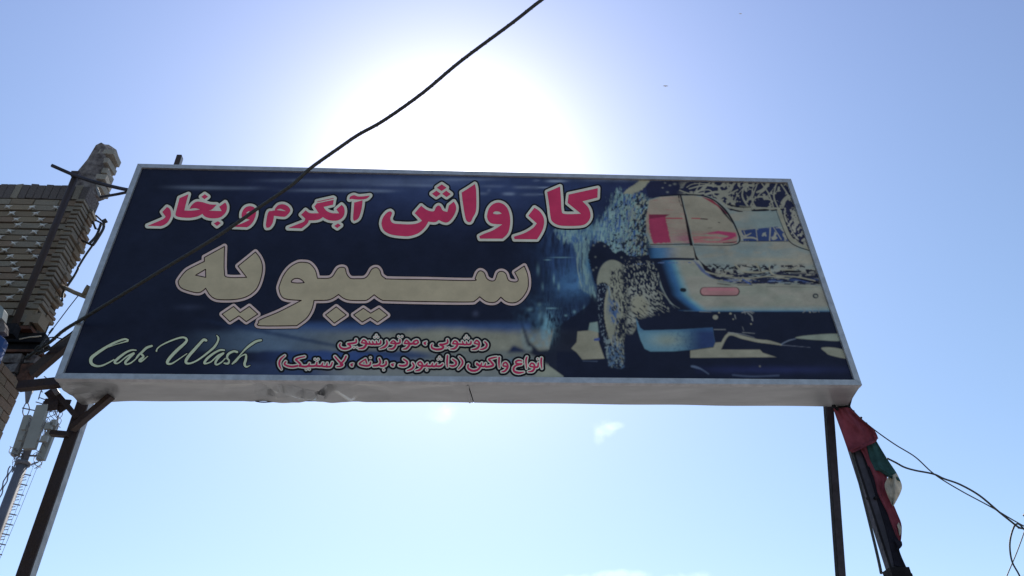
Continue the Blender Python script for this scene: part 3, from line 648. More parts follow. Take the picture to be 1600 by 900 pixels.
def print_sheet(name, s0, s1, du, label):
    fa, fb_ = su+.0004, 1-su-.0004
    S0 = fa+(fb_-fa)*s0; S1 = fa+(fb_-fa)*s1; T0, T1 = sz+.001, 1-sz-.001
    nx = int((S1-S0)*6.0/du); ny = int(2.13/(du*1.15))
    s = np.linspace(S0, S1, nx+1)[None, :]; t = np.linspace(T0, T1, ny+1)[:, None]
    b = [BLc[k]*(1-s)+BRc[k]*s for k in (0, 1)]; tt = [TLc[k]*(1-s)+TRc[k]*s for k in (0, 1)]
    u = b[0]*(1-t)+tt[0]*t; z = b[1]*(1-t)+tt[1]*t
    P = OR+u[..., None]*AX+FACE_V*NX+z[..., None]*np.array([0, 0, 1.])
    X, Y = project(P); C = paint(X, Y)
    for ax_ in (0, 1):
        D_ = C.copy(); lo = [slice(None)]*3; mi = [slice(None)]*3; hi = [slice(None)]*3; lo[ax_] = slice(0, -2); mi[ax_] = slice(1, -1); hi[ax_] = slice(2, None)
        D_[tuple(mi)] = .25*C[tuple(lo)]+.5*C[tuple(mi)]+.25*C[tuple(hi)]; C = D_
    C = C*(1+.34*(fbm((X-PX)/17, (Y-PY)/13, 311, 5)-.5))[..., None]
    lum = C@np.array([.25, .6, .15]); C = C*.84+lum[..., None]*.16
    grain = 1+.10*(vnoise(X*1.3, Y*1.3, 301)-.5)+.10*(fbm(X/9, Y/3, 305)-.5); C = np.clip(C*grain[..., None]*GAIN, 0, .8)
    me = bpy.data.meshes.new(name); off = np.array(wloc(SIGN))
    nv = (nx+1)*(ny+1); me.vertices.add(nv); me.vertices.foreach_set('co', (P-off).reshape(-1).astype(np.float32))
    i = np.arange(ny)[:, None]*(nx+1)+np.arange(nx)[None]; q = np.stack([i, i+1, i+nx+2, i+nx+1], -1).reshape(-1)
    nf = nx*ny; me.loops.add(nf*4); me.loops.foreach_set('vertex_index', q.astype(np.int32))
    me.polygons.add(nf); me.polygons.foreach_set('loop_start', np.arange(nf, dtype=np.int32)*4)
    me.update(calc_edges=True)
    at_ = me.attributes.new('ink', 'FLOAT_COLOR', 'POINT')
    at_.data.foreach_set('color', np.concatenate([C.reshape(-1, 3), np.ones((nv, 1))], 1).reshape(-1).astype(np.float32))
    me.materials.append(attr_mat('printed_vinyl'))
    o = link(name, me, (0, 0, 0), SIGN); o['label'] = label; return o
SPL = .60
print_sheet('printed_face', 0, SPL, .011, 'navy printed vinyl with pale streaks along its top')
print_sheet('car_picture', SPL, 1, .0046, 'printed picture of the rear of a soapy car being washed')
# ------------------------------------------------------------------ letters, first line
RED = [(6.3, 'ink_black'), (4.0, 'ink_cream'), (0, 'ink_red')]
A10 = (220, 290, 10.); B10 = (340, 290, 10.); C10 = (460, 290, 10.); D10 = (580, 290, 10.); E10 = (700, 290, 10.); F10 = (800, 280, 10.)
def rg(org, txt): return ring([(*org, txt)])
lettering(SIGN, 'small red Persian word with cream edge at the far left', RED, [
    rg(A10, '105,628* 240,572 345,525 388,485* 335,412* 408,335* 450,360 470,420 465,490 420,570 360,615 310,632*'),
    rg(A10, '605,195* 745,135* 700,300 680,388* 800,390 930,374* 850,352 760,364* 800,300 870,252 960,258 1080,292 1185,298* 1110,372 1045,390* 1265,398* 1225,330* 1320,262* 1345,320 1335,400 1280,470 1200,507 1080,507 1000,482 965,440* 880,482 760,502 640,497 560,478 543,440 570,330'),
    rg(A10, '1000,135* 1050,172* 995,212* 945,175*'), rg(A10, '1205,555* 1250,585* 1190,630* 1142,590*')])
lettering(SIGN, 'single red Persian letter crossed by the cable', RED, [
    rg(B10, '375,470 385,410 430,345 500,320 570,340 600,400 590,480 550,570 500,625 455,650* 240,642* 380,590 470,550 505,530* 430,515 385,500'),
    rg(B10, '440,432* 485,400 505,408 470,430')])
lettering(SIGN, 'red Persian letters with cream edge, middle of top line', RED, [
    rg(B10, '765,658* 755,600 790,420 850,395 905,385* 895,365 950,305 1030,292 1100,325 1135,380 1115,430 1060,480 1000,485 880,470* 870,540 850,600 810,650'),
    rg(B10, '915,380* 985,362 1070,400* 1000,392')])
lettering(SIGN, 'red Persian letters with one dot below, middle of top line', RED, [
    rg(C10, '-100,662* 60,600 150,560 170,515* 105,455* 175,385* 240,428 380,432* 312,325* 350,278* 615,222* 602,298* 455,332* 500,392 590,430 700,432* 655,370* 738,300* 778,350 782,430 750,500 680,542 580,546 500,525 445,490* 400,522 330,540 225,542* 200,595 110,668*'),
    rg(C10, '355,248* 605,192* 622,200* 362,258*'), rg(C10, '680,590* 725,620* 670,662* 622,630*')])
lettering(SIGN, 'tall red Persian letter with a wavy bar over it', RED, [
    rg(C10, '935,265* 1065,230* 1055,330 1020,470 985,525 935,550* 918,520 925,400'), rg(C10, '860,215* 870,175 930,150 1000,170 1100,165 1180,155* 1120,205 1000,218 900,208')])
BIG = RED
Z4 = (640, 275, 11.43)
lettering(SIGN, 'large red Persian letter bowl with three dots above', BIG, [
    rg(D10, '165,560 190,490 250,420 300,400* 325,430 298,520 340,585 450,600 600,605 720,590 795,548* 680,430* 780,315* 860,375 930,400 985,395 1010,340 1050,310 1085,330 1120,390 1190,412* 1215,310* 1290,250* 1325,320 1320,400 1270,500 1200,570 1130,570 1056,535* 1000,570 892,562* 840,650 740,740 600,787 450,785 300,760 200,700 165,620'),
    rg(Z4, '575,150* 660,208* 572,268* 488,208*'), rg(Z4, '480,262* 555,318* 475,372* 398,315*'), rg(Z4, '655,262* 735,322* 660,375* 580,318*')])
lettering(SIGN, 'large red Persian upright stroke', BIG, [rg(Z4, '930,295* 1060,215 1165,145* 1188,260 1188,600 1130,740 1085,820 1020,800 985,690 950,470')])
lettering(SIGN, 'large red Persian letter with a small cream eye', BIG, [
    rg(E10, '490,790* 560,755 700,700 850,605* 700,595 640,560 612,500 615,440 640,360 700,292 790,265 880,300 940,380 970,500 965,640 930,750 850,828* 500,828*'), rg(E10, '705,425 740,402 800,408 840,437* 780,448 720,442')])
lettering(SIGN, 'large red Persian hooked letter', BIG, [rg(E10, '1030,798* 1200,740 1330,660 1388,590* 1255,470* 1350,345* 1430,400 1490,490 1502,580 1480,680 1430,780 1390,838* 1040,835*')])
lettering(SIGN, 'large red Persian letters at the right end of the top line', BIG, [
    rg(F10, '550,200* 750,115* 765,300 775,480 820,542 1080,540* 870,370* 885,240* 1340,140* 1335,285* 1100,345* 1190,440 1225,540 1215,620 1160,690 1080,722 900,730 740,720 640,670 605,600 580,400')])
# ------------------------------------------------------------------ second line
CRM = [(5.4, 'ink_black'), (4.3, 'ink_pink'), (.75, 'ink_line'), (-.75, 'ink_olive')]
G8 = (260, 370, 8.3333); H8 = (260, 420, 8.3333); I8 = (400, 370, 8.3333); J8 = (400, 420, 8.3333); K8 = (560, 400, 8.3333); L8 = (680, 400, 8.3333)
lettering(SIGN, 'large cream Persian letters at the left of the second line', CRM, [
    rg(G8, '155,600 170,550 250,450 340,395 495,320* 495,268* 757,125* 752,300 755,450 790,525 1045,528* 932,382* 1160,198* 1220,280 1250,380 1240,500 1190,650 1110,740 1000,795 860,818 700,818 620,800 560,750 512,670* 440,722 350,720 200,670'),
    rg(G8, '380,500* 510,422* 512,528*'), rg(H8, '875,490* 960,570* 1080,490* 1190,590* 1040,688* 945,612* 825,688* 725,590*')])
lettering(SIGN, 'large cream Persian letters stretched across the second line', CRM, [
    ring([(*I8, '300,680 310,620 360,500 440,400 540,340 620,332 700,350 770,430 800,540* 940,540 1000,510 1060,420 1110,397 1160,410 1180,480 1230,540 1320,545 1410,540 1460,500 1510,420'),
          (*K8, '240,152 280,190 300,250 350,290 400,300 900,308 1480,320 1520,290 1550,220'),
          (*L8, '590,192 640,220 670,290 730,325 780,310 815,220 870,200 920,230 950,310 1000,335 1060,335 1080,300 1035,212* 1160,130* 1205,250 1210,400 1160,510 1080,590 1000,610 920,590 855,535* 800,590 740,605 660,590 580,530* 520,580 450,598 0,595'),
          (*K8, '400,582 300,570 205,505*'), (*I8, '1450,820 1380,830 1220,825 1140,800 1075,750* 1000,800 920,825 755,828*'),
          (*J8, '730,520 660,640 530,740* 60,742 35,700 60,660 300,560 590,412*'), (*I8, '400,812 330,770')]),
    rg(I8, '460,590 490,550 550,542 600,565 628,597* 540,602'), rg(J8, '1045,495* 1175,600* 1020,708* 905,600*'),
    rg(K8, '-63,767* 65,680* 160,745* 270,680* 380,770* 250,862* 155,798* 50,860*')])
# ------------------------------------------------------------------ English script
GRN = [(1.2, 'ink_black'), (0, 'ink_green')]
lettering(SIGN, 'pale green handwritten English word at the lower left corner', GRN, stk=strokes(130, 510, 10., [
    '400,325,8 500,285,12 640,245,18 695,228,26', '700,212,26 640,200,30 500,250,34 350,330,40 200,430,46 125,500,52 130,580,46 210,620,34 300,610,26 400,565,22 480,520,20',
    '825,372,20 760,370,26 680,400,32 580,470,38 495,550,38 515,578,26 570,560,20 680,470,22 790,420,32', '790,425,32 720,490,40 660,560,38 680,592,26 760,560,22 850,480,18 900,420,12',
    '1072,305,32 990,335,38 920,400,36 860,450,26 825,490,12', '905,430,32 942,475,34 880,528,36 910,545,26 1010,465,10'], wmul=1.0), h=.45, pad=4)
lettering(SIGN, 'pale green handwritten English word right of the first', GRN, stk=strokes(240, 510, 10., [
    '45,385,24 60,345,20 130,290,20 280,220,24 420,175,28 490,178,30 518,215,36 480,270,42 380,360,48 290,450,48 220,540,46 222,580,36 280,582,26 360,535,20 520,425,12',
    '820,218,40 780,210,40 720,270,42 640,360,46 560,450,46 508,530,46 515,572,36 580,575,26 700,520,26 860,400,32 950,320,36 1000,240,30 1012,180,30 985,140,12',
    '1105,372,24 1040,370,30 940,420,34 840,500,38 792,570,34 830,578,22 900,550,20 1000,460,26 1090,420,32', '1085,425,32 1010,490,38 965,568,34 990,598,26 1060,560,22 1120,500,16',
    '1105,575,24 1160,580,34 1180,535,26 1148,490,34 1170,430,36 1250,390,34 1305,400,34', '1680,215,32 1600,235,38 1500,300,38 1420,370,26 1340,460,18 1230,585,24',
    '1240,580,20 1290,545,18 1360,470,16 1440,440,26 1440,520,38 1420,590,38 1450,632,26 1508,608,10'], wmul=1.0), h=.45, pad=4)
# ------------------------------------------------------------------ two small lines of Persian
SML = [(4.9, 'ink_black'), (1.85, 'ink_cream'), (.08, 'ink_crimson')]
P12 = (420, 510, 12.5); Q12 = (520, 510, 12.5); R12 = (640, 510, 12.5); S12 = (740, 530, 12.5)
def small(label, parts):
    ks = [strokes(*org, ts) for org, ts in parts]
    lettering(SIGN, label, SML, stk=tuple(np.concatenate([k[i] for k in ks]) for i in range(4)), h=.4, pad=7)
small('small crimson Persian word in brackets, left end of bottom line', [(P12, [
    '312,570,16 240,630,34 205,700,38 212,770,34 246,835,14', '330,690,28 308,740,34 380,775,38 470,785,38 560,770,38', '700,590,22 600,612,28 528,645,36 560,680,34 620,740,38 600,775,34',
    '600,770,36 700,785,38 770,770,38 792,722,24', '770,772,36 860,775,36 925,760,36 940,705,24', '930,770,36 1020,772,36 1055,715,22', '1040,778,34 1120,780,34 1140,718,22', '1120,788,32 1205,780,34 1240,705,24',
    '903,640,20', '965,640,20', '730,840,18', '792,838,18', '1292,590,28 1380,690,36 1440,745,40 1395,778,34 1330,785,20', '1508,585,32 1470,660,34 1400,735,32'])])
small('small crimson Persian word between two commas', [(Q12, ['395,728,18 360,745,36 375,765,34', '638,640,26 560,690,30 520,730,32 560,755,34 660,770,38 720,755,36 738,700,26', '640,645,26 660,715,34', '735,610,20',
    '908,630,28 930,700,34 885,758,38 800,770,34', '1040,690,32 1040,740,36 980,775,38 930,770,34', '995,848,22'])])
small('small crimson Persian words in brackets, middle of bottom line', [(Q12, ['1195,728,18 1155,745,36 1175,765,34', '1385,640,30 1450,690,36 1440,750,38 1370,770,40 1300,760,32']),
    (R12, ['60,715,28 85,770,34 40,830,38 -50,865,18', '160,720,28 210,690,30 250,740,34 240,800,38 190,850,38 120,868,18', '160,722,28 180,755,30 240,772,34', '240,770,36 310,770,36 345,722,22', '335,850,22',
           '345,775,36 420,775,36 450,722,22', '450,778,36 500,775,36 530,722,22', '530,775,36 600,775,36 645,738,30', '585,600,19', '556,640,19', '617,640,19', '740,575,32 732,700,36 738,790,16',
           '840,640,28 905,690,38 900,750,38 840,775,38 790,765,26', '970,597,16 1020,650,32 1037,710,36 1010,770,32 950,835,12'])])
small('small crimson Persian words at the right end of bottom line', [(R12, ['1147,750,32 1140,810,36 1200,858,42 1280,865,42 1350,830,38 1372,775,34 1310,720,30']),
    (S12, ['60,490,30 130,520,34 160,465,22', '150,530,34 210,530,32 235,475,22', '240,540,36 330,530,42 385,500,38 330,430,38 300,390,34 400,358,28 450,350,18', '500,360,32 495,450,34 500,560,14',
           '575,512,28 588,472,28 630,455,30 665,500,34 660,560,38 610,620,38 550,635,18', '580,520,28 650,535,34',
           '940,425,20 880,412,32 825,440,34 850,478,32 940,480,30', '930,490,30 830,512,34 780,570,38 800,630,40 880,655,42 980,642,16', '1040,350,26 1022,420,32 1034,570,14',
           '1095,520,26 1130,470,30 1180,490,32 1190,560,38 1150,620,38 1070,635,16', '1110,532,28 1190,545,32', '1190,545,34 1250,540,34 1265,465,26', '1250,385,20', '1325,372,32 1320,460,34 1335,570,14'])])
small('small crimson Persian words over the pale band, left half', [(Q12, ['1395,330,24 1440,270,30 1490,320,34 1490,370,38 1440,430,38 1370,445,16', '1400,332,28 1490,335,34 1600,335,34', '1310,262,28 1308,320,34 1240,335,36',
    '1130,322,24 1180,280,28 1225,320,34 1220,380,38 1170,435,38 1090,440,16', '1132,327,26 1240,335,34', '1285,197,17', '1350,197,17', '1050,282,28 1060,340,36 1010,400,38 920,435,14',
    '935,280,26 930,330,36 870,345,34 850,292,22', '860,345,34 800,345,34 775,292,20', '800,345,34 740,345,34 710,292,20', '740,345,34 660,340,34', '850,172,18', '818,212,18', '882,212,18',
    '560,312,26 600,262,30 650,300,36 650,360,40 600,420,40 510,435,18', '562,318,26 680,335,34', '455,258,28 455,310,36 380,330,36 290,340,28 340,375,34 336,410,38 240,440,40 160,420,36 130,370,34 150,332,18', '410,408,17', '470,408,17']),
    (R12, ['170,315,32 150,272,30 90,290,34 60,335,36 0,345,34', '60,335,34 120,348,34 168,318,32', '325,302,16 288,325,34 308,346,32'])])
small('small crimson Persian word at the right end of upper small line', [(R12, ['1470,302,30 1510,350,34 1490,410,38 1430,443,32 1380,448,16', '1265,322,26 1310,272,30 1360,320,34 1350,390,38 1300,438,38 1220,452,16', '1268,330,28 1330,345,30',
    '1200,292,26 1190,340,34 1130,350,32 1110,302,20', '1120,350,34 1060,350,32 1030,292,20', '1060,350,34 970,345,32', '1110,187,18', '1080,227,18', '1145,227,18',
    '840,330,24 880,282,30 930,310,34 930,370,38 880,430,40 800,442,16', '842,336,28 960,345,34', '740,262,28 740,320,34 660,350,36 590,352,28 660,398,36 620,440,40 520,450,40 440,420,36 430,372,28 445,345,16', '710,417,17', '766,417,17'])])

# ------------------------------------------------------------------ brick helpers
BRK = []
for k in range(6):
    mb = MB(); j = lambda: random.uniform(-.018, .018)
    c = [(x+j(), y+j()*.5, z+j()*2) for z in (-.5, .5) for x, y in ((-.5, -.5), (.5, -.5), (.5, .5), (-.5, .5))]
    # chamfer-like belly so that every brick catches the light a little differently
    mb.box8(c); me = bpy.data.meshes.new('brick'); me.from_pydata(mb.v, [], mb.f); BRK.append(me)
BRKM = []
for me in BRK:
    row = []
    for m_ in M['brick']:
        q = me.copy(); q.materials.append(m_); row.append(q)
    BRKM.append(row)
def brick(parent, u0, u1, v0, v1, z0, z1, kind=None, name='brick', tilt=0.0, meshes=None):
    me = random.choice(BRKM)[random.randrange(4) if kind is None else kind] if meshes is None else random.choice(meshes)
    o = bpy.data.objects.new(name, me); COL.objects.link(o); o.parent = parent
    P = W((u0+u1)/2, (v0+v1)/2, (z0+z1)/2); q = wloc(parent)
    o.location = (P[0]-q.x, P[1]-q.y, P[2]-q.z); o.rotation_euler = (0, 0, PSI+tilt); o.scale = (u1-u0, v1-v0, z1-z0)
    return o
rnd = random.uniform
# ------------------------------------------------------------------ brick parapet of the building
VB = .50
UC = at(100, 397, VB)[0]                          # outer corner of the pilaster
UPIPE = at(66, 400, VB-.08)[0]                    # rain pipe line
PAR = thing('brick_parapet', 'brown brick parapet with white star ornaments at the left edge', 'brick wall', W(UC-.6, VB, 5.1))
zt = at(120, 291, VB)[2]; zc = at(120, 313, VB)[2]
zb = at(60, 509, VB)[2]
mb = MB(); mb.fbox(-6.4, UC-.02, VB+.012, VB+.215, zb-.02, zt-.02); mb.build('mortar_core', M['mortar'], PAR)
# soldier course on top
copm = [b_[0].copy() for b_ in BRKM]
for i_, b_ in enumerate(copm): b_.materials[0] = M['render'] if i_ % 3 else M['brick'][3]
u = -4.95
while u < UC-.03:
    wd_ = .062+rnd(-.004, .004); brick(PAR, u, min(u+wd_, UC), VB-.012+rnd(-.004, .004), VB+.22, zc+.004, zt+rnd(-.012, .006), meshes=copm)
    u += wd_+.006
# star courses
rows = [(14, 325.3), (20, 334.9), (27.1, 344.7), (29.6, 353.7), (16.7, 363.3), (39.3, 372.7), (22.7, 382.7), (8.7, 393.3), (17.3, 402.7), (22.5, 413), (25.7, 422.5), (34.2, 433.2), (15.5, 444.3), (35, 455.2), (17, 467), (30, 477.5), (22, 489)]
PIT = .2145
starm = []
for k in range(3):
    mb = MB(); vs = []; n_ = 8
    for ring_, y_ in ((1.0, 0), (.5, -.5)):
        for i in range(n_):
            r_ = (.5 if i % 2 == 0 else .17)*ring_*(1+rnd(-.15, .15)); a_ = math.pi*2*i/n_+math.pi/4
            vs.append((r_*math.cos(a_), y_, r_*math.sin(a_)))
    fs = [(i, (i+1) % n_, n_+(i+1) % n_, n_+i) for i in range(n_)]+[tuple(range(2*n_-1, n_-1, -1))]
    me = bpy.data.meshes.new('plaster_star'); me.from_pydata(vs, [], fs); me.materials.append(M['plaster']); starm.append(me)
zs = [at(x, y, VB)[2] for x, y in rows]
for i, (sx, sy) in enumerate(rows):
    zc_ = zs[i]; up = (zs[i-1]-zs[i]) if i else (zs[0]-zs[1]); dn = (zs[i]-zs[i+1]) if i+1 < len(zs) else up
    z1_ = zc_+up/2-.007; z0_ = zc_-dn/2+.008
    if i == 0:
        uu = -4.95
        while uu < UPIPE+.10:
            b = min(uu+PIT*rnd(.9, 1.1), UPIPE+.12); brick(PAR, uu+.003, b-.003, VB-rnd(.0, .012), VB+.1, z1_+.014, zc-.008); uu = b
            if b >= UPIPE+.12: break
    us = at(sx, sy, VB)[0]; k0 = math.ceil((-4.95-us)/PIT); kk = k0
    uu = us+(k0-1)*PIT
    while uu < UPIPE+.12:
        a = uu+.003; b = min(uu+PIT-.003, UPIPE+.10)
        if b-a > .03: brick(PAR, a, b, VB-rnd(.004, .018), VB+.1, z0_, z1_)
        if uu > -4.9 and uu < UPIPE-.03 and i < 15:
            P = W(uu, VB-.019, zc_+rnd(-.004, .004)); q = wloc(PAR)
            o = bpy.data.objects.new('plaster_star', random.choice(starm)); COL.objects.link(o); o.parent = PAR
            o.location = (P[0]-q.x, P[1]-q.y, P[2]-q.z); o.rotation_euler = (rnd(-.1, .1), rnd(-.25, .25), PSI); s_ = rnd(.088, .104); o.scale = (s_, .024, s_*.70)
        uu += PIT
# pilaster of proud and recessed slab bricks that turns the corner
mb = MB(); mb.fbox(UPIPE+.10, UC-.030, VB-.004, VB+.235, zb-.02, zc); mb.build('mortar_core', M['mortar'], PAR)
n_c = 25; dz = (zc-.008-at(64, 488, VB)[2])/n_c
for i in range(n_c):
    z1_ = zc-.008-i*dz; z0_ = z1_-dz*.56; pr = rnd(.020, .032)
    k_ = random.choice((3, 1, 0, 3, 2)); br = UC+rnd(-.008, .012)
    brick(PAR, UPIPE+.09+rnd(0, .02), br-.075, VB-pr, VB+.08, z0_, z1_, k_)
    brick(PAR, br-.07, br, VB-pr-.004, VB+.105, z0_, z1_, 3)
    brick(PAR, br-.14, br+rnd(-.012, .022), VB+.112, VB+.225+rnd(-.02, .03), z0_+rnd(-.004, .004), z1_, random.choice((1, 2, 3)), tilt=rnd(-.10, .10))
# broken soldier bricks at the foot of the pilaster
for k in range(5):
    u0 = at(30+k*8, 498, VB)[0]; h_ = rnd(.10, .16)
    brick(PAR, u0-.02, u0+.022, VB-.02+rnd(-.01, .01), VB+.1, zb+rnd(0, .03), zb+h_, random.choice((0, 3)), tilt=rnd(-.05, .05))
# iron flat under the parapet and shadow gap
mb = MB(); mb.fbox(-6.4, UC+.0, VB-.03, VB+.24, zb-.05, zb-.021); mb.build('lintel', M['rust'], PAR)
# ------------------------------------------------------------------ side wall of the lower storey with its rusty beam
VF = .46; UW = at(32, 610, VF)[0]; ZW = at(42, 601, VF)[2]; ZB = at(58, 546, VF)[2]
LOW = thing('side_wall', 'lower brown brick wall under the rusty beam at the left edge', 'brick wall', W(UW, -.5, 0))
mb = MB(); mb.fbox(-6.4, UW-.012, -3.2, VF-.004, 0, ZW-.006); mb.build('mortar_core', M['mortar'], LOW)
z = ZW-.066; i = 0
while z > 2.7:
    vv = VF-(.0 if i % 2 else .105)
    if i % 2 == 0: brick(LOW, UW-.10, UW+rnd(-.003, .003), VF-.100, VF, z, z+.058)
    while vv > -1.35:
        v0 = vv-.205; brick(LOW, UW-.09, UW+rnd(-.003, .004), v0+.005, vv-.004, z, z+.058); vv = v0
    z -= .068; i += 1
def far_bricks(mb, z_lo, z_hi, span, face):
    z = z_hi; i = 0
    while z > z_lo:
        p = span[0]+(.105 if i % 2 else 0)
        while p < span[1]:
            q = min(p+.197, span[1]); face(mb, p, q, z, random.randrange(4)); p += .205
        z -= .068; i += 1
sidef = lambda mb, p, q, z, m: mb.fbox(UW-.06, UW+rnd(-.003, .004), p, q, z, z+.058, m)
mb = MB(); far_bricks(mb, 2.75, ZW-.066, (-3.2, -1.36), sidef); far_bricks(mb, .1, 2.7, (-3.2, VF), sidef)
far_bricks(mb, .1, ZW-.066, (-6.4, UW), lambda mb, p, q, z, m: mb.fbox(p, q, -3.212+rnd(-.003, .003), -3.15, z, z+.058, m))
o = mb.build('brickwork', M['brick'], LOW); o['kind'] = 'stuff'
mb = MB(); far_bricks(mb, zb, zt-.07, (-6.4, -4.96), lambda mb, p, q, z, m: mb.fbox(p, q, VB-rnd(.002, .012), VB+.1, z, z+.058, m))
o = mb.build('brickwork', M['brick'], PAR); o['kind'] = 'stuff'
BEAMO = thing('rusty_beam', 'rusty steel beam with rubble infill lying on the lower brick wall', 'beam', W(UW, VF, ZW))
mb = MB(); mb.fbox(-6.4, UW+.03, VF, VF+.10, ZB-.022, ZB); mb.fbox(-6.4, UW+.02, VF, VF+.10, ZW, ZW+.02); mb.fbox(-6.4, UW+.01, VF+.086, VF+.094, ZW+.021, ZB-.023); mb.build('flange_beam', M['rust'], BEAMO)
mb = MB(); u0 = UW+.01
while u0 > -5.0:
    w_ = rnd(.06, .19); k = 3
    for q in range(k):
        h0 = ZW+.024+(ZB-ZW-.048)*q/k; h1 = ZW+.020+(ZB-ZW-.048)*(q+1)/k
        c = [W(u0-w_+rnd(0, .02), VF+rnd(.0, .03), h0), W(u0-rnd(0, .01), VF+rnd(.0, .03), h0), W(u0, VF+.085, h0), W(u0-w_, VF+.085, h0), W(u0-w_+rnd(0, .02), VF+rnd(.0, .03), h1-rnd(0, .012)), W(u0-rnd(0, .01), VF+rnd(.0, .03), h1-rnd(0, .012)), W(u0, VF+.085, h1), W(u0-w_, VF+.085, h1)]
        mb.box8(c, random.choice((0, 1, 1)))
    u0 -= w_+.008
mb.build('rubble_infill', [M['rust'], M['render']], BEAMO)
mb = MB(); mb.fbox(-6.4, UW-.03, VB+.03, VB+.12, ZB+.001, zb-.052); mb.fbox(-6.4, UW-.0, VB-.0, VB+.13, (ZB+zb)/2-.03, (ZB+zb)/2)  # black slab colour stands in for the shadow of this recess
TS = mb.build('terrace_slab', M['darkside'], None); tag(TS, 'slab coloured black for the shadow in the recess between the star brick parapet and the rusty beam', 'slab')
# ------------------------------------------------------------------ chimney stump above the parapet
CH = thing('chimney', 'broken grey rendered chimney stump rising behind the brick parapet', 'chimney', W(at(130, 290, .75)[0], .75, zt))
VC = .62
front = [(107, 300), (106, 288), (120, 269), (137, 247), (151, 227), (157, 222), (163, 228), (164, 238), (163, 250), (156, 264), (150, 278), (147, 290), (145, 300)]
F_ = [AT(x, y, VC) for x, y in front]; back = []
rear = [(125, 325), (123, 310), (136, 290), (152, 268), (163, 245), (170, 226), (182, 234), (186, 247), (182, 262), (175, 278), (171, 290), (166, 303), (163, 312)]
Bk = [AT(x, y, VC+.20) for x, y in rear]
mb = MB(); n_ = len(F_)
rough = lambda P: P+np.array([rnd(-.008, .008), rnd(-.01, .01), rnd(-.008, .008)])
F_ = [rough(p) for p in F_]; Mid = [rough(.5*a+.5*b) for a, b in zip(F_, Bk)]
vs = F_+Mid+Bk+[sum(F_)/n_+NX*-.01, sum(Bk)/n_]
fs = []
for a in range(2):
    for i in range(n_): fs.append((a*n_+i, a*n_+(i+1) % n_, (a+1)*n_+(i+1) % n_, (a+1)*n_+i))
for i in range(n_): fs.append((3*n_, (i+1) % n_, i)); fs.append((3*n_+1, 2*n_+i, 2*n_+(i+1) % n_))
mb.add(vs, fs); mb.build('rendered_core', M['render'], CH)
blockm = [b_[0].copy() for b_ in BRKM[:3]]
for b_ in blockm: b_.materials[0] = M['block']
for (x0, y0), (x1, y1) in [((166, 240), (183, 250)), ((159, 254), (177, 264)), ((154, 268), (172, 275)), ((149, 279), (170, 288)), ((147, 290), (166, 300))]:
    a = at(x0, y0, VC); b = at(x1, y1, VC+.16)
    zc_ = (a[2]+b[2])/2; uu = (a[0]+b[0])/2
    brick(CH, uu-.10, uu+.055+rnd(-.015, .015), VC+.012+rnd(-.01, .02), VC+.19, zc_-.034, zc_+.032, meshes=blockm, tilt=rnd(-.12, .12))
# ------------------------------------------------------------------ rain pipe with its crossbar
VP = .36
PIPE = thing('drain_pipe', 'dark steel pipe standing before the star brick parapet', 'pipe', AT(22, 512, VP))
mb = MB(); a = AT(118.5, 274, VP); b = AT(20, 514, VP); mb.tube([b, (a+b)/2, a], .028, 10); mb.build('tube', M['brown'], PIPE, True)
mb = MB(); mb.beam(b+np.array([0, 0, .03]), b-np.array([0, 0, .07]), .078, .075); mb.build('foot_bracket', M['darkside'], PIPE)
mb = MB(); mb.beam(a-np.array([0, 0, .02]), a+np.array([0, 0, .03]), .075, .06); mb.build('clamp', M['brown'], PIPE)
CB = thing('crossbar', 'thin steel bar from the pipe top across to the sign corner', 'bar', AT(118, 273, .33))
mb = MB(); mb.tube(smooth_path([AT(81, 258.5, .28), AT(118, 274.5, .32), AT(150, 285, .30), AT(182, 293, .26), AT(206, 298, .2)], 4), .0165, 8); mb.build('bar', M['indigo'], CB, True)
mb = MB(); mb.tube([AT(157, 308, .5), AT(183, 303.5, .34), AT(205, 299, .2)], .013, 8); mb.build('stay', M['indigo'], CB, True)
mb = MB(); mb.beam(AT(157, 309, .5), AT(151, 293, .5), .02, .012); mb.build('hook', M['grey_steel'], CB)
# ------------------------------------------------------------------ bent bracket with cable beside the pilaster
BR = thing('bent_bracket', 'black bent iron bracket on the side of the brick pilaster', 'bracket', AT(150, 360, .6))
T7 = lambda pts, v, ox=0, oy=300, s=7.5: [AT(ox+x/s, oy+y/s, v) for x, y in pts]
mb = MB(); mb.tube(smooth_path(T7([(1240, 338), (1218, 350), (1210, 430), (1130, 565), (1085, 625)], .60), 4), .014, 6)
mb.tube(smooth_path(T7([(1185, 365), (1150, 470), (1110, 540), (1040, 612)], .62), 4), .013, 6)
mb.tube(T7([(960, 565), (1040, 605), (1085, 625)], .62), .011, 6); mb.tube(T7([(1088, 345), (1120, 430), (1150, 440), (1190, 380)], .62), .010, 6)
mb.tube(T7([(1125, 275), (1205, 348)], .62), .008, 6); mb.tube(T7([(1120, 330), (1190, 365)], .62), .009, 6); mb.build('iron_rod', M['cable'], BR, True)
mb = MB(); mb.beam(*T7([(1222, 330), (1238, 352)], .60), .035, .03); mb.build('lug', M['cable'], BR)
CD = MB(); pts = T7([(1085, 625), (1000, 745), (915, 885)], .62)+T7([(790, 115), (745, 200), (685, 290)], .62, 0, 400, 6.43)+[AT(99, 456, .6), AT(97, 470, .56)]
CD.tube(smooth_path(pts, 4), .010, 6); o = CD.build('hanging_cable', M['cable'], None, True); tag(o, 'black cable hanging down the serrated side of the brick pilaster', 'cable')
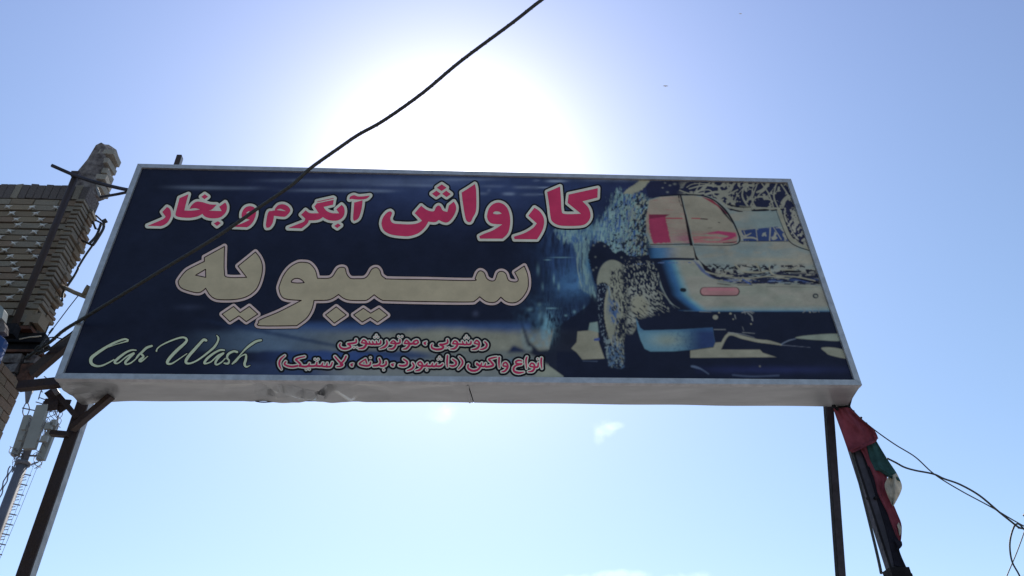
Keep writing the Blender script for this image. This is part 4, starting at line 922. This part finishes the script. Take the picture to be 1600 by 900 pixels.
# ------------------------------------------------------------------ weathered stick to the sign edge
ST = thing('wooden_arm', 'weathered forked wooden arm between the brick pilaster and sign edge', 'stick', AT(100, 450, .55))
mb = MB(); mb.tube([AT(98, 448, .62), AT(116, 457, .46), AT(134, 464, .30)], .020, 7, .017); mb.build('stick', M['wood'], ST, True)
mb = MB(); mb.tube([AT(130, 462, .30), AT(136, 452, .28), AT(140, 447, .27)], .019, 7, .026); mb.build('fork', M['wood'], ST, True)
mb = MB(); mb.tube([AT(123, 461, .38), AT(108, 480, .38), AT(84, 512, .40), AT(62, 543, .42)], .0042, 5); mb.tube([AT(83, 513, .40), AT(77, 521, .405)], .009, 5)
o = mb.build('thin_wire', M['wire']); tag(o, 'thin wire slanting from the wooden arm to the cable bundle', 'wire')
# ------------------------------------------------------------------ steel struts at the left end
def strut(label, pts, v0, v1, wpx, m='brown', dp=.06, name='strut'):
    (x0, y0), (x1, y1) = pts; k = mpp((x0+x1)/2, (y0+y1)/2, (v0+v1)/2)
    mb = MB(); mb.beam(AT(x0, y0, v0), AT(x1, y1, v1), wpx*k, dp); o = mb.build(name, M[m]); tag(o, label, 'steel strut'); return o
strut('slanting brown steel strut from the rusty beam up to the sign edge', ((50, 584), (121, 523)), .50, .34, 15)
strut('level brown steel strut from the lower brick wall to the sign corner', ((30, 604), (94, 597.5)), .26, .22, 13.5)
strut('short brown brace rising right from the left post to the sign underside', ((112, 671), (174, 619)), .36, .27, 8.5)
RB = thing('rusty_bracket', 'cluster of crossed rusty steel plates under the left corner of the sign', 'bracket', AT(90, 625, .36))
for i, (a, b, w_) in enumerate([((75, 611), (99, 642), 12), ((70, 627), (110, 629), 9), ((88, 614), (120, 652), 8), ((84, 628), (82, 641), 14)]):
    k = mpp(90, 625, .36); mb = MB(); mb.beam(AT(*a, .37-.012*i), AT(*b, .37-.012*i), w_*k, .01+.002*i); mb.build('plate', M['brown'], RB)
mb = MB(); mb.beam(AT(82, 603, .33), AT(90, 616, .33), .035, .02); mb.build('pale_tab', M['grey_steel'], RB)
# ------------------------------------------------------------------ posts
VPO = .40
ul = at(118.5, 650, VPO)[0]; 
LP = thing('left_post', 'square brown steel post carrying the left end of the sign', 'post', W(ul+.045, VPO+.05, .13))
uL = .5*(at(21.5, 900, VPO)[0]+at(129, 660, VPO)[0])
ZPT = at(281, 241, VPO)[2]; mb = MB(); mb.fbox(uL-.043, uL+.043, VPO, VPO+.09, .13, 6.62); mb.build('shaft', M['brown'], LP)
mb = MB(); us_ = at(277, 250, VPO)[0]; mb.fbox(us_-.024, us_+.022, VPO+.005, VPO+.06, 6.55, ZPT); mb.build('top_stub', M['brown'], LP)
mb = MB(); mb.fbox(uL+.0435, uL+.046, VPO+.012, VPO+.085, .13, 6.6); mb.fbox(us_+.0225, us_+.0245, VPO+.012, VPO+.06, 6.62, ZPT-.01); mb.build('sky_sheen_strip', M['grey_steel'], LP)  # pale strips colour in the bright sky's reflection on the post's right side
mb = MB(); mb.fbox(uL-.12, uL+.12, VPO-.07, VPO+.17, .13, .145); mb.build('base_plate', M['brown'], LP)
mb = MB(); mb.beam(AT(80, 677, VPO-.01), AT(108, 679.5, VPO-.01), 7.5*mpp(90, 677, VPO), .05); mb.build('stub', M['brown'], LP)
for zz in (4.9, 6.3):
    mb = MB(); mb.fbox(uL-.05, uL+.05, BD+.001, VPO-.001, zz, zz+.05); mb.build('bracket', M['brown'], LP)
uR = at(1388, 850, VPO)[0]
RP = thing('right_post', 'thick dark steel post behind the draped flag', 'post', W(uR, VPO+.05, .13))
kR = mpp(1360, 800, VPO)
mb = MB(); mb.fbox(uR-10*kR, uR+9*kR, VPO, VPO+.06, .13, 6.5); mb.build('shaft', M['indigo'], RP)
mb = MB(); mb.fbox(uR-9.9*kR, uR-7*kR, VPO-.008, VPO-.001, .13, 6.45); mb.fbox(uR+9.1*kR, uR+15*kR, VPO+.02, VPO+.058, .13, 4.9); mb.build('flange', M['darkside'], RP)
zz = at(1395, 888, VPO)[2]
mb = MB(); mb.fbox(uR-13*kR, uR+17*kR, VPO-.03, VPO+.09, zz-.16, zz); mb.fbox(uR+16.9*kR, uR+22*kR, VPO+.0, VPO+.07, zz-.16, zz-.035); mb.build('splice_collar', M['darkside'], RP)
mb = MB(); mb.fbox(uR-.15, uR+.15, VPO-.1, VPO+.2, .13, .145); mb.build('base_plate', M['indigo'], RP)
for zz in (4.30, 3.75):
    for du_ in (-.05, .01):
        mb = MB(); p = W(uR+du_, VPO-.0, zz); mb.tube([p, p-NX*.022], .012, 6); mb.build('bolt', M['darkside'], RP)
for zz in (4.9, 6.3):
    mb = MB(); mb.fbox(uR-.06, uR-.02, BD+.001, VPO-.001, zz, zz+.05); mb.build('bracket', M['indigo'], RP)
# slim back stay
a = AT(1294, 628, .40); q = AT(1313.5, 900, 1.05); d = (q-a)/(q-a)[2]; g0 = a+d*(.0-a[2])
BS = thing('back_stay', 'slim dark steel stay leaning away beside the right post', 'pole', g0)
mb = MB(); mb.beam(a, g0, .058, .058, wd2=.058); mb.build('tube', M['indigo'], BS)
mb = MB(); mb.beam(a-AX*.030, g0-AX*.030, .004, .05); mb.build('edge_strip', M['darkside'], BS)
mb = MB(); mb.beam(g0+np.array([0, 0, .02]), g0, .2, .2); mb.build('foot_plate', M['indigo'], BS)
o = MB(); o.tube(smooth_path([AT(1312, 640, .38), AT(1329, 700, .385), AT(1345, 762, .385), AT(1361, 826, .385), AT(1371, 868, .38), AT(1377, 896, .36)], 5), .011, 6)
o = o.build('black_rope', M['cable'], None, True); tag(o, 'black rope hanging down the left side of the thick right post', 'rope')
# ------------------------------------------------------------------ flag
def cloth(parent, name, m, left, right, v0, amp, seed, nx=14, ny=26, th=.004, freq=5):
    Lp = smooth_path([(*q, 0) for q in left], 8); Rp = smooth_path([(*q, 0) for q in right], 8)
    def samp(P, t):
        x = t*(len(P)-1); i = min(int(x), len(P)-2); f = x-i; return P[i]*(1-f)+P[i+1]*f
    F = []; 
    for j in range(ny+1):
        a = samp(Lp, j/ny); b = samp(Rp, j/ny)
        for i in range(nx+1):
            t = i/nx; p = a*(1-t)+b*t
            w_ = amp*(float(vnoise(t*freq+seed, j/ny*2.2+seed*2+t*1.5, seed))-.5)*2+amp*.5*(float(vnoise(t*9+seed, j/ny*5, seed+4))-.5)
            F.append((p[0], p[1], v0+w_))
    mb = MB(); vs = [AT(x, y, v) for x, y, v in F]; k = len(vs); vs += [p+NX*th for p in vs]; fs = []
    for j in range(ny):
        for i in range(nx):
            a = j*(nx+1)+i; fs.append((a, a+nx+1, a+nx+2, a+1)); fs.append((k+a, k+a+1, k+a+nx+2, k+a+nx+1))
    for j in range(ny):
        a = j*(nx+1); fs.append((a, k+a, k+a+nx+1, a+nx+1)); a += nx; fs.append((a, a+nx+1, k+a+nx+1, k+a))
    for i in range(nx): fs.append((i, i+1, k+i+1, k+i)); a = ny*(nx+1)+i; fs.append((a, k+a, k+a+1, a+1))
    mb.add(vs, fs); return mb.build(name, m, parent, True)
FL = thing('flag', 'tattered red green and white flag draped over the right post', 'flag', AT(1325, 640, .3))
VFl = .33
cloth(FL, 'upper_red_stripe', M['red_cloth'], [(1302, 638), (1309, 658), (1317, 680), (1326, 706)], [(1327, 636), (1347, 656), (1366, 672), (1372.5, 685)], VFl, .035, 3, 16, 20)
cloth(FL, 'upper_red_fold', M['red_cloth'], [(1327, 703), (1331, 706.5), (1335, 706.5)], [(1371.5, 684), (1369, 690), (1363, 693)], VFl+.008, .012, 4, 12, 6)
cloth(FL, 'lower_red_stripe', M['red_cloth'], [(1343, 699), (1352, 716), (1358, 732), (1364, 750), (1369, 770), (1377, 786), (1384, 800), (1392, 822), (1404, 847)],
      [(1356, 693), (1364, 716), (1376, 734), (1386, 744), (1385, 758), (1392, 778), (1402, 802), (1409, 822), (1407.5, 849)], VFl+.062, .018, 8, 12, 40)
cloth(FL, 'green_stripe', M['green_cloth'], [(1350, 682), (1355, 700), (1364, 732), (1374, 736), (1387, 745)], [(1364, 680), (1382, 710), (1391, 724), (1401, 739), (1407, 752)], VFl+.040, .020, 12, 12, 24)
cloth(FL, 'white_stripe', M['white_cloth'], [(1388, 745), (1382.5, 757), (1386, 771), (1394.5, 790)], [(1401, 739), (1409, 757), (1407, 770), (1396, 791)], VFl+.03, .03, 17, 12, 20)
cloth(FL, 'frayed_hem', M['white_cloth'], [(1402, 820), (1404, 828), (1405.5, 837)], [(1404.5, 816), (1408.5, 826), (1407.5, 835)], VFl+.045, .008, 21, 6, 8)
BC = cloth(None, 'black_banner', M['black_cloth'], [(1346, 706), (1360, 745), (1372, 786), (1384, 826), (1394, 866), (1398, 884)], [(1356, 712), (1368, 748), (1388, 800), (1402, 838), (1406, 862), (1417, 888)], VPO-.006, .006, 31, 8, 40)
tag(BC, 'torn black cloth strip on the right post behind the flag', 'cloth')
BC2 = cloth(None, 'cloth_scrap', M['black_cloth'], [(1396, 842), (1402, 852), (1400, 859)], [(1409, 846), (1409.5, 853), (1403, 860)], VPO-.03, .004, 33, 5, 6)
tag(BC2, 'small ragged black scrap at the lower tip of the flag', 'cloth')
mb = MB(); mb.beam(AT(1301, 633, .33), AT(1309, 641, .33), .02, .02); mb.beam(AT(1322, 636, .34), AT(1326, 622, .36), .05, .03); mb.beam(AT(1306, 637, .345), AT(1324, 636, .345), .016, .016)
mb.build('tie', M['darkside'], FL)
# ------------------------------------------------------------------ wires at the right
def wire(label, pts, r, m='cable', name='wire', cat='wire', k=8):
    mb = MB(); mb.tube(smooth_path([AT(x, y, v) for x, y, v in pts], k), r, 6); o = mb.build(name, M[m], None, True); tag(o, label, cat); return o
wire('upper thin wire running from the sign corner to the right edge', [(1324, 632, .38), (1333, 642, .38), (1347, 656, .38), (1372, 676, .38), (1400, 695.5, .4), (1430, 714, .4), (1460, 741, .42), (1500, 766, .45), (1550, 793, .5), (1600, 822, .55), (1700, 872, .7), (1900, 960, 1.0)], .0052)
wire('lower black wire sagging away from the flag to the right edge', [(1386, 716, .42), (1400, 723, .42), (1413, 730, .42), (1430, 735, .42), (1458, 740.5, .41), (1475, 748, .42), (1500, 757, .44), (1530, 774, .46), (1560, 799, .49), (1580, 815, .52), (1592, 824, .54), (1604, 827, .55), (1720, 850, .7), (1900, 900, 1.0)], .0078)
wire('looped black wire hanging down near the right edge', [(1601, 828, .54), (1592, 819, .53), (1585, 822, .53), (1579, 840, .53), (1578, 858, .53), (1582, 879, .53), (1594, 902, .53), (1606, 940, .53), (1615, 1000, .53)], .0065)
wire('straight thin wire slanting down at the lower right corner', [(1606, 815, .6), (1590, 860, .6), (1572, 903, .6), (1540, 985, .6)], .0040, 'wire')
wire('stub end of wire at the right edge', [(1599, 804, .6), (1606, 806, .6), (1640, 800, .6)], .010)
for i, (x, y) in enumerate(((1333, 643), (1345, 653), (1353, 662))):
    mb = MB(); mb.tube([AT(x-2, y+3, .37), AT(x+1, y-1, .37)], .009, 6); mb.build('knot', M['cable'], FL)
# ------------------------------------------------------------------ the overhead cable
CP = [(40, 560, .46), (62, 545, .40), (80, 533, .28), (100, 516, .12), (131, 497, -.08), (190, 461, -.27), (262, 416.5, -.45), (340, 369, -.6), (405, 324, -.72),
      (456, 289, -.84), (485, 263, -.9), (530, 231, -1.0), (560, 210.5, -1.06), (600, 188, -1.15), (660, 145.5, -1.3), (720, 95.5, -1.45), (800, 36, -1.65), (850, -3, -1.78), (930, -60, -1.95)]
pts = smooth_path([AT(*p) for p in CP], 8); dirn = (pts[-1]-pts[-20]); dirn /= np.linalg.norm(dirn)
pts += [pts[-1]+dirn*t+np.array([0, 0, .004*t*t]) for t in (1, 2.5, 4.5, 7, 10, 14, 20)]
mb = MB(); mb.tube(pts, .0132, 8); CBL = mb.build('overhead_cable', M['cable'], None, True); tag(CBL, 'thick black overhead cable crossing in front of the sign', 'cable')
fine = []; acc_ = 0.
for p, q in zip(pts[:140], pts[1:141]):
    L_ = np.linalg.norm(q-p); n_ = max(1, int(L_/.014)); d = (q-p)/L_; e1 = np.cross(d, [0, 0, 1.]); e1 /= np.linalg.norm(e1); e2 = np.cross(d, e1)
    for t in range(n_):
        ph = 2*math.pi*acc_/.085; fine.append(p+(q-p)*t/n_+.0128*(math.cos(ph)*e1+math.sin(ph)*e2)); acc_ += L_/n_
mb = MB(); mb.tube(fine, .0034, 4); mb.build('lashing_strand', M['wire'], CBL)
wire('second black cable just under the thick one left of the sign', [(60, 553, .42), (78, 545, .34), (95, 532, .25), (112, 520, .16), (126, 508, .08), (133, 500, .0)], .0085, 'cable', 'lower_cable', 'cable')
wire('thin looped cable arching over the cable bundle left of the sign', [(58, 550, .42), (68, 532, .42), (82, 527, .42), (95, 529, .42), (112, 533, .40)], .0055, 'cable', 'looped_cable', 'cable')
wire('pale rope end tied at the cable bundle by the brick pilaster', [(30, 530, .40), (45, 527, .40), (56, 526, .40), (64, 525, .40)], .006, 'white_cloth', 'pale_rope', 'rope')
mb = MB(); mb.tube(smooth_path([AT(54, 548, .41), AT(60, 541, .39), AT(66, 543, .38), AT(64, 549, .39), AT(57, 549, .40)], 4), .009, 6); o = mb.build('cable_knot', M['cable'], None, True); tag(o, 'knot of black cable where the overhead cable meets the wall', 'cable')
# ------------------------------------------------------------------ lamp box and blue drum at the frame's left edge
VL = 0.
while at(5, 520, VL)[0] < UW+.05: VL -= .05
LB = thing('floodlight', 'pale grey floodlight cut off by the left edge above the blue drum', 'floodlight', AT(0, 500, VL))
mb = MB(); k = mpp(0, 490, VL)
pa = [(-18, 471), (-3, 475), (3, 479), (6, 484), (3, 497), (-18, 500)]
f0 = [AT(x, y, VL-.06) for x, y in pa]; f1 = [p+NX*.07 for p in f0]; n_ = len(pa)
mb.add(f0+f1, [tuple(range(n_-1, -1, -1)), tuple(range(n_, 2*n_))]+[(i, (i+1) % n_, n_+(i+1) % n_, n_+i) for i in range(n_)]); mb.build('housing', M['lightgrey'], LB)
pa = [(-18, 500.5), (1, 498), (6, 503), (8, 510), (7, 518), (-18, 521)]
f0 = [AT(x, y, VL-.04) for x, y in pa]; f1 = [p+NX*.06 for p in f0]; mb = MB()
mb.add(f0+f1, [tuple(range(n_-1, -1, -1)), tuple(range(n_, 2*n_))]+[(i, (i+1) % n_, n_+(i+1) % n_, n_+i) for i in range(n_)]); mb.build('bracket', M['render'], LB)
BD_ = thing('blue_drum', 'blue plastic drum half hidden by the left edge', 'drum', AT(-12, 570, VL))
mb = MB(); c0 = AT(-42, 574, VL); c1 = AT(-38, 529, VL); R_ = 31*mpp(0, 540, VL)
prof = [(0, R_*.9), (.05, R_), (.32, R_), (.34, R_*1.02), (.36, R_), (.64, R_), (.66, R_*1.02), (.68, R_), (.95, R_), (1, R_*.9)]; vs = []
H_ = c1[2]-c0[2]
for t, r_ in prof:
    for i in range(24): a_ = 2*math.pi*i/24; vs.append((c0[0]+r_*math.cos(a_), c0[1]+r_*math.sin(a_), c0[2]+H_*t))
fs = [(j*24+i, j*24+(i+1) % 24, (j+1)*24+(i+1) % 24, (j+1)*24+i) for j in range(len(prof)-1) for i in range(24)]+[tuple(range(23, -1, -1)), tuple(range((len(prof)-1)*24, len(prof)*24))]
mb.add(vs, fs); mb.build('barrel', M['blue'], BD_)
mb = MB(); mb.tube([c1+np.array([.04, -.02, 0]), c1+np.array([.04, -.02, .03])], .025, 12); mb.build('cap', M['blue'], BD_)
# ------------------------------------------------------------------ telecom mast
VM = 14.0
def MP(x, y, dv=0): return AT(x, y, VM+dv)
km = mpp(40, 720, VM)
um = at(34.7, 727, VM)[0]; zm = lambda y: at(34.7-.364*(y-727), y, VM)[2]
MA = thing('telecom_mast', 'distant grey telecom mast with panel antennas beside the left post', 'telecom mast', W(um, VM, 0))
mb = MB(); mb.tube([W(um, VM, 0), W(um, VM, zm(725))], 9.5*km, 14, 8.0*km); mb.build('lower_tube', M['mast'], MA, True)
mb = MB(); mb.tube([W(um, VM, zm(725)), W(um, VM, zm(640)), W(um, VM, zm(628))], 5.6*km, 12, 4.4*km); mb.build('upper_tube', M['mast'], MA, True)
mb = MB(); mb.tube([W(um, VM, zm(727)), W(um, VM, zm(722))], 11*km, 14); mb.build('flange', M['mast'], MA, True)
for (a, b, w_, dv) in [((67.5, 634), (46, 702), 18, -.35), ((44, 650), (23.5, 712), 11, -.15), ((86, 661), (63.5, 719), 12, -.2)]:
    t = thing('x', '', '', (0, 0, 0)) if False else None
    mb = MB(); mb.beam(MP(*a, dv), MP(*b, dv), w_*km, 7*km); o = mb.build('panel_antenna', M['antenna'], MA)
    A_ = np.array(a, float); B_ = np.array(b, float)
    for t in (.12, .5, .88):
        p = A_*(1-t)+B_*t; mb = MB(); cx = 34.7-.364*(p[1]-727); mb.beam(MP(p[0], p[1], dv+.12), W(um, VM, at(cx, p[1], VM)[2]), 2.2*km, 2.2*km); mb.build('mounting_arm', M['mastbits'], MA)
for x, y, w_, h_ in [(76.5, 666, 11, 10), (69.5, 686, 10, 9), (84, 661, 8, 9), (38, 668, 6, 8), (33, 685, 6, 8)]:
    mb = MB(); mb.beam(MP(x+h_*.18, y-h_/2, -.42), MP(x-h_*.18, y+h_/2, -.42), w_*km, 5*km); mb.build('radio_unit', M['antenna'], MA)
rs = random.Random(3)
for n0, (x0, x1, y0, y1) in enumerate([(66, 92, 632, 662), (62, 76, 655, 700), (50, 66, 704, 730), (22, 40, 700, 716), (86, 98, 628, 668), (44, 52, 652, 690), (14, 30, 700, 724)]):
    for k in range(5):
        p = [(rs.uniform(x0, x1), y0+(y1-y0)*t/4+rs.uniform(-3, 3), rs.uniform(-.4, .3)) for t in range(5)]
        mb = MB(); mb.tube(smooth_path([MP(*q) for q in p], 5), rs.uniform(.35, .65)*km, 5); mb.build('feeder_cable', M['mastbits'], MA, True)
for y_, w0, w1 in [(641, 35, 62), (648, 24, 50)]: pass
mb = MB(); mb.tube([MP(35, 637.5), MP(62, 643)], 1.1*km, 6); mb.build('side_arm', M['mastbits'], MA)
mb = MB(); mb.tube([MP(46, 609), MP(44, 617), MP(42, 630)], 7*km, 10, 2.2*km); mb.build('horn', M['mastbits'], MA, True)
mb = MB(); mb.tube(smooth_path([MP(43, 628), MP(46, 638), MP(43, 648), MP(38, 650), MP(35.5, 643), MP(38, 634), MP(42, 628)], 4), .9*km, 6); mb.build('feeder_loop', M['mastbits'], MA, True)
for a, b in [((69, 588), (74, 592)), ((74, 592), (76, 600)), ((64, 611), (60, 624)), ((61, 621), (75, 626)), ((60, 600), (66, 613)), ((56, 628), (70, 632))]:
    mb = MB(); mb.tube([MP(*a), MP(*b)], .9*km, 5); mb.build('rod', M['mastbits'], MA)
for y_ in np.arange(741, 900, 15.5):
    cx = 34.7-.364*(y_-727); mb = MB(); mb.tube([MP(cx+4, y_-1), MP(cx+18.5, y_+2)], .95*km, 5); mb.build('step_bolt', M['mastbits'], MA)
    for dy in (5, 9.5):
        mb = MB(); mb.tube([MP(cx+5, y_+dy), MP(cx+11.5, y_+dy-1)], .6*km, 5); mb.build('step_bolt', M['mastbits'], MA)
mb = MB(); mb.tube([MP(59, 728), MP(30, 800), MP(0, 872), MP(-20, 920)], .35*km, 4); mb.tube([MP(54, 724), MP(24, 800), MP(-6, 872)], .3*km, 4); mb.build('guy_line', M['mastbits'], MA)
mb = MB()
for s_ in (-1, 1): mb.tube([MP(18+s_*1.8+math.sin(i*1.3)*1.1*s_-i*1.62, 728+i*4.0, -.2) for i in range(30)], .95*km, 5)
mb.build('feeder_bundle', M['mastbits'], MA, True)
for (a, b) in [((27, 716), (19, 738)), ((45, 707), (36, 722)), ((60, 722), (44, 728)), ((19, 738), (30, 722))]:
    mb = MB(); mb.tube([MP(*a), MP(*b)], 1.0*km, 5); mb.build('feeder_cable', M['mastbits'], MA)
# ------------------------------------------------------------------ two tiny birds high in the sky
def bird(px, py, v, span, label):
    c = AT(px, py, v); b_ = thing('bird', label, 'bird', c, 'birds high in the sky')
    mb = MB(); mb.tube(smooth_path([c-NX*span*.22, c-NX*span*.1, c+NX*span*.1, c+NX*span*.24], 3), span*.045, 7, span*.02); mb.build('body', M['bird'], b_, True)
    for s in (-1, 1):
        vs = []
        for t, ch, up in ((.03, .11, 0), (.25, .10, .07), (.5, .02, .03)):
            for q in (-1, 1):
                for h_ in (-.006, .006): vs.append(c+AX*s*span*t+NX*span*ch*q+np.array([0, 0, span*(up+h_)]))
        fs = []
        for k in (0, 4): fs += [(k, k+2, k+6, k+4), (k+1, k+5, k+7, k+3), (k, k+4, k+5, k+1), (k+2, k+3, k+7, k+6)]
        fs += [(0, 1, 3, 2), (8, 10, 11, 9)]; mb = MB(); mb.add(vs, fs); mb.build('wing', M['bird'], b_)
bird(1040, 134.5, 60, .75, 'larger pale bird, tiny against the blue sky right of the glare')
bird(1157, 21.5, 90, .75, 'smaller pale bird near the top edge of the sky')
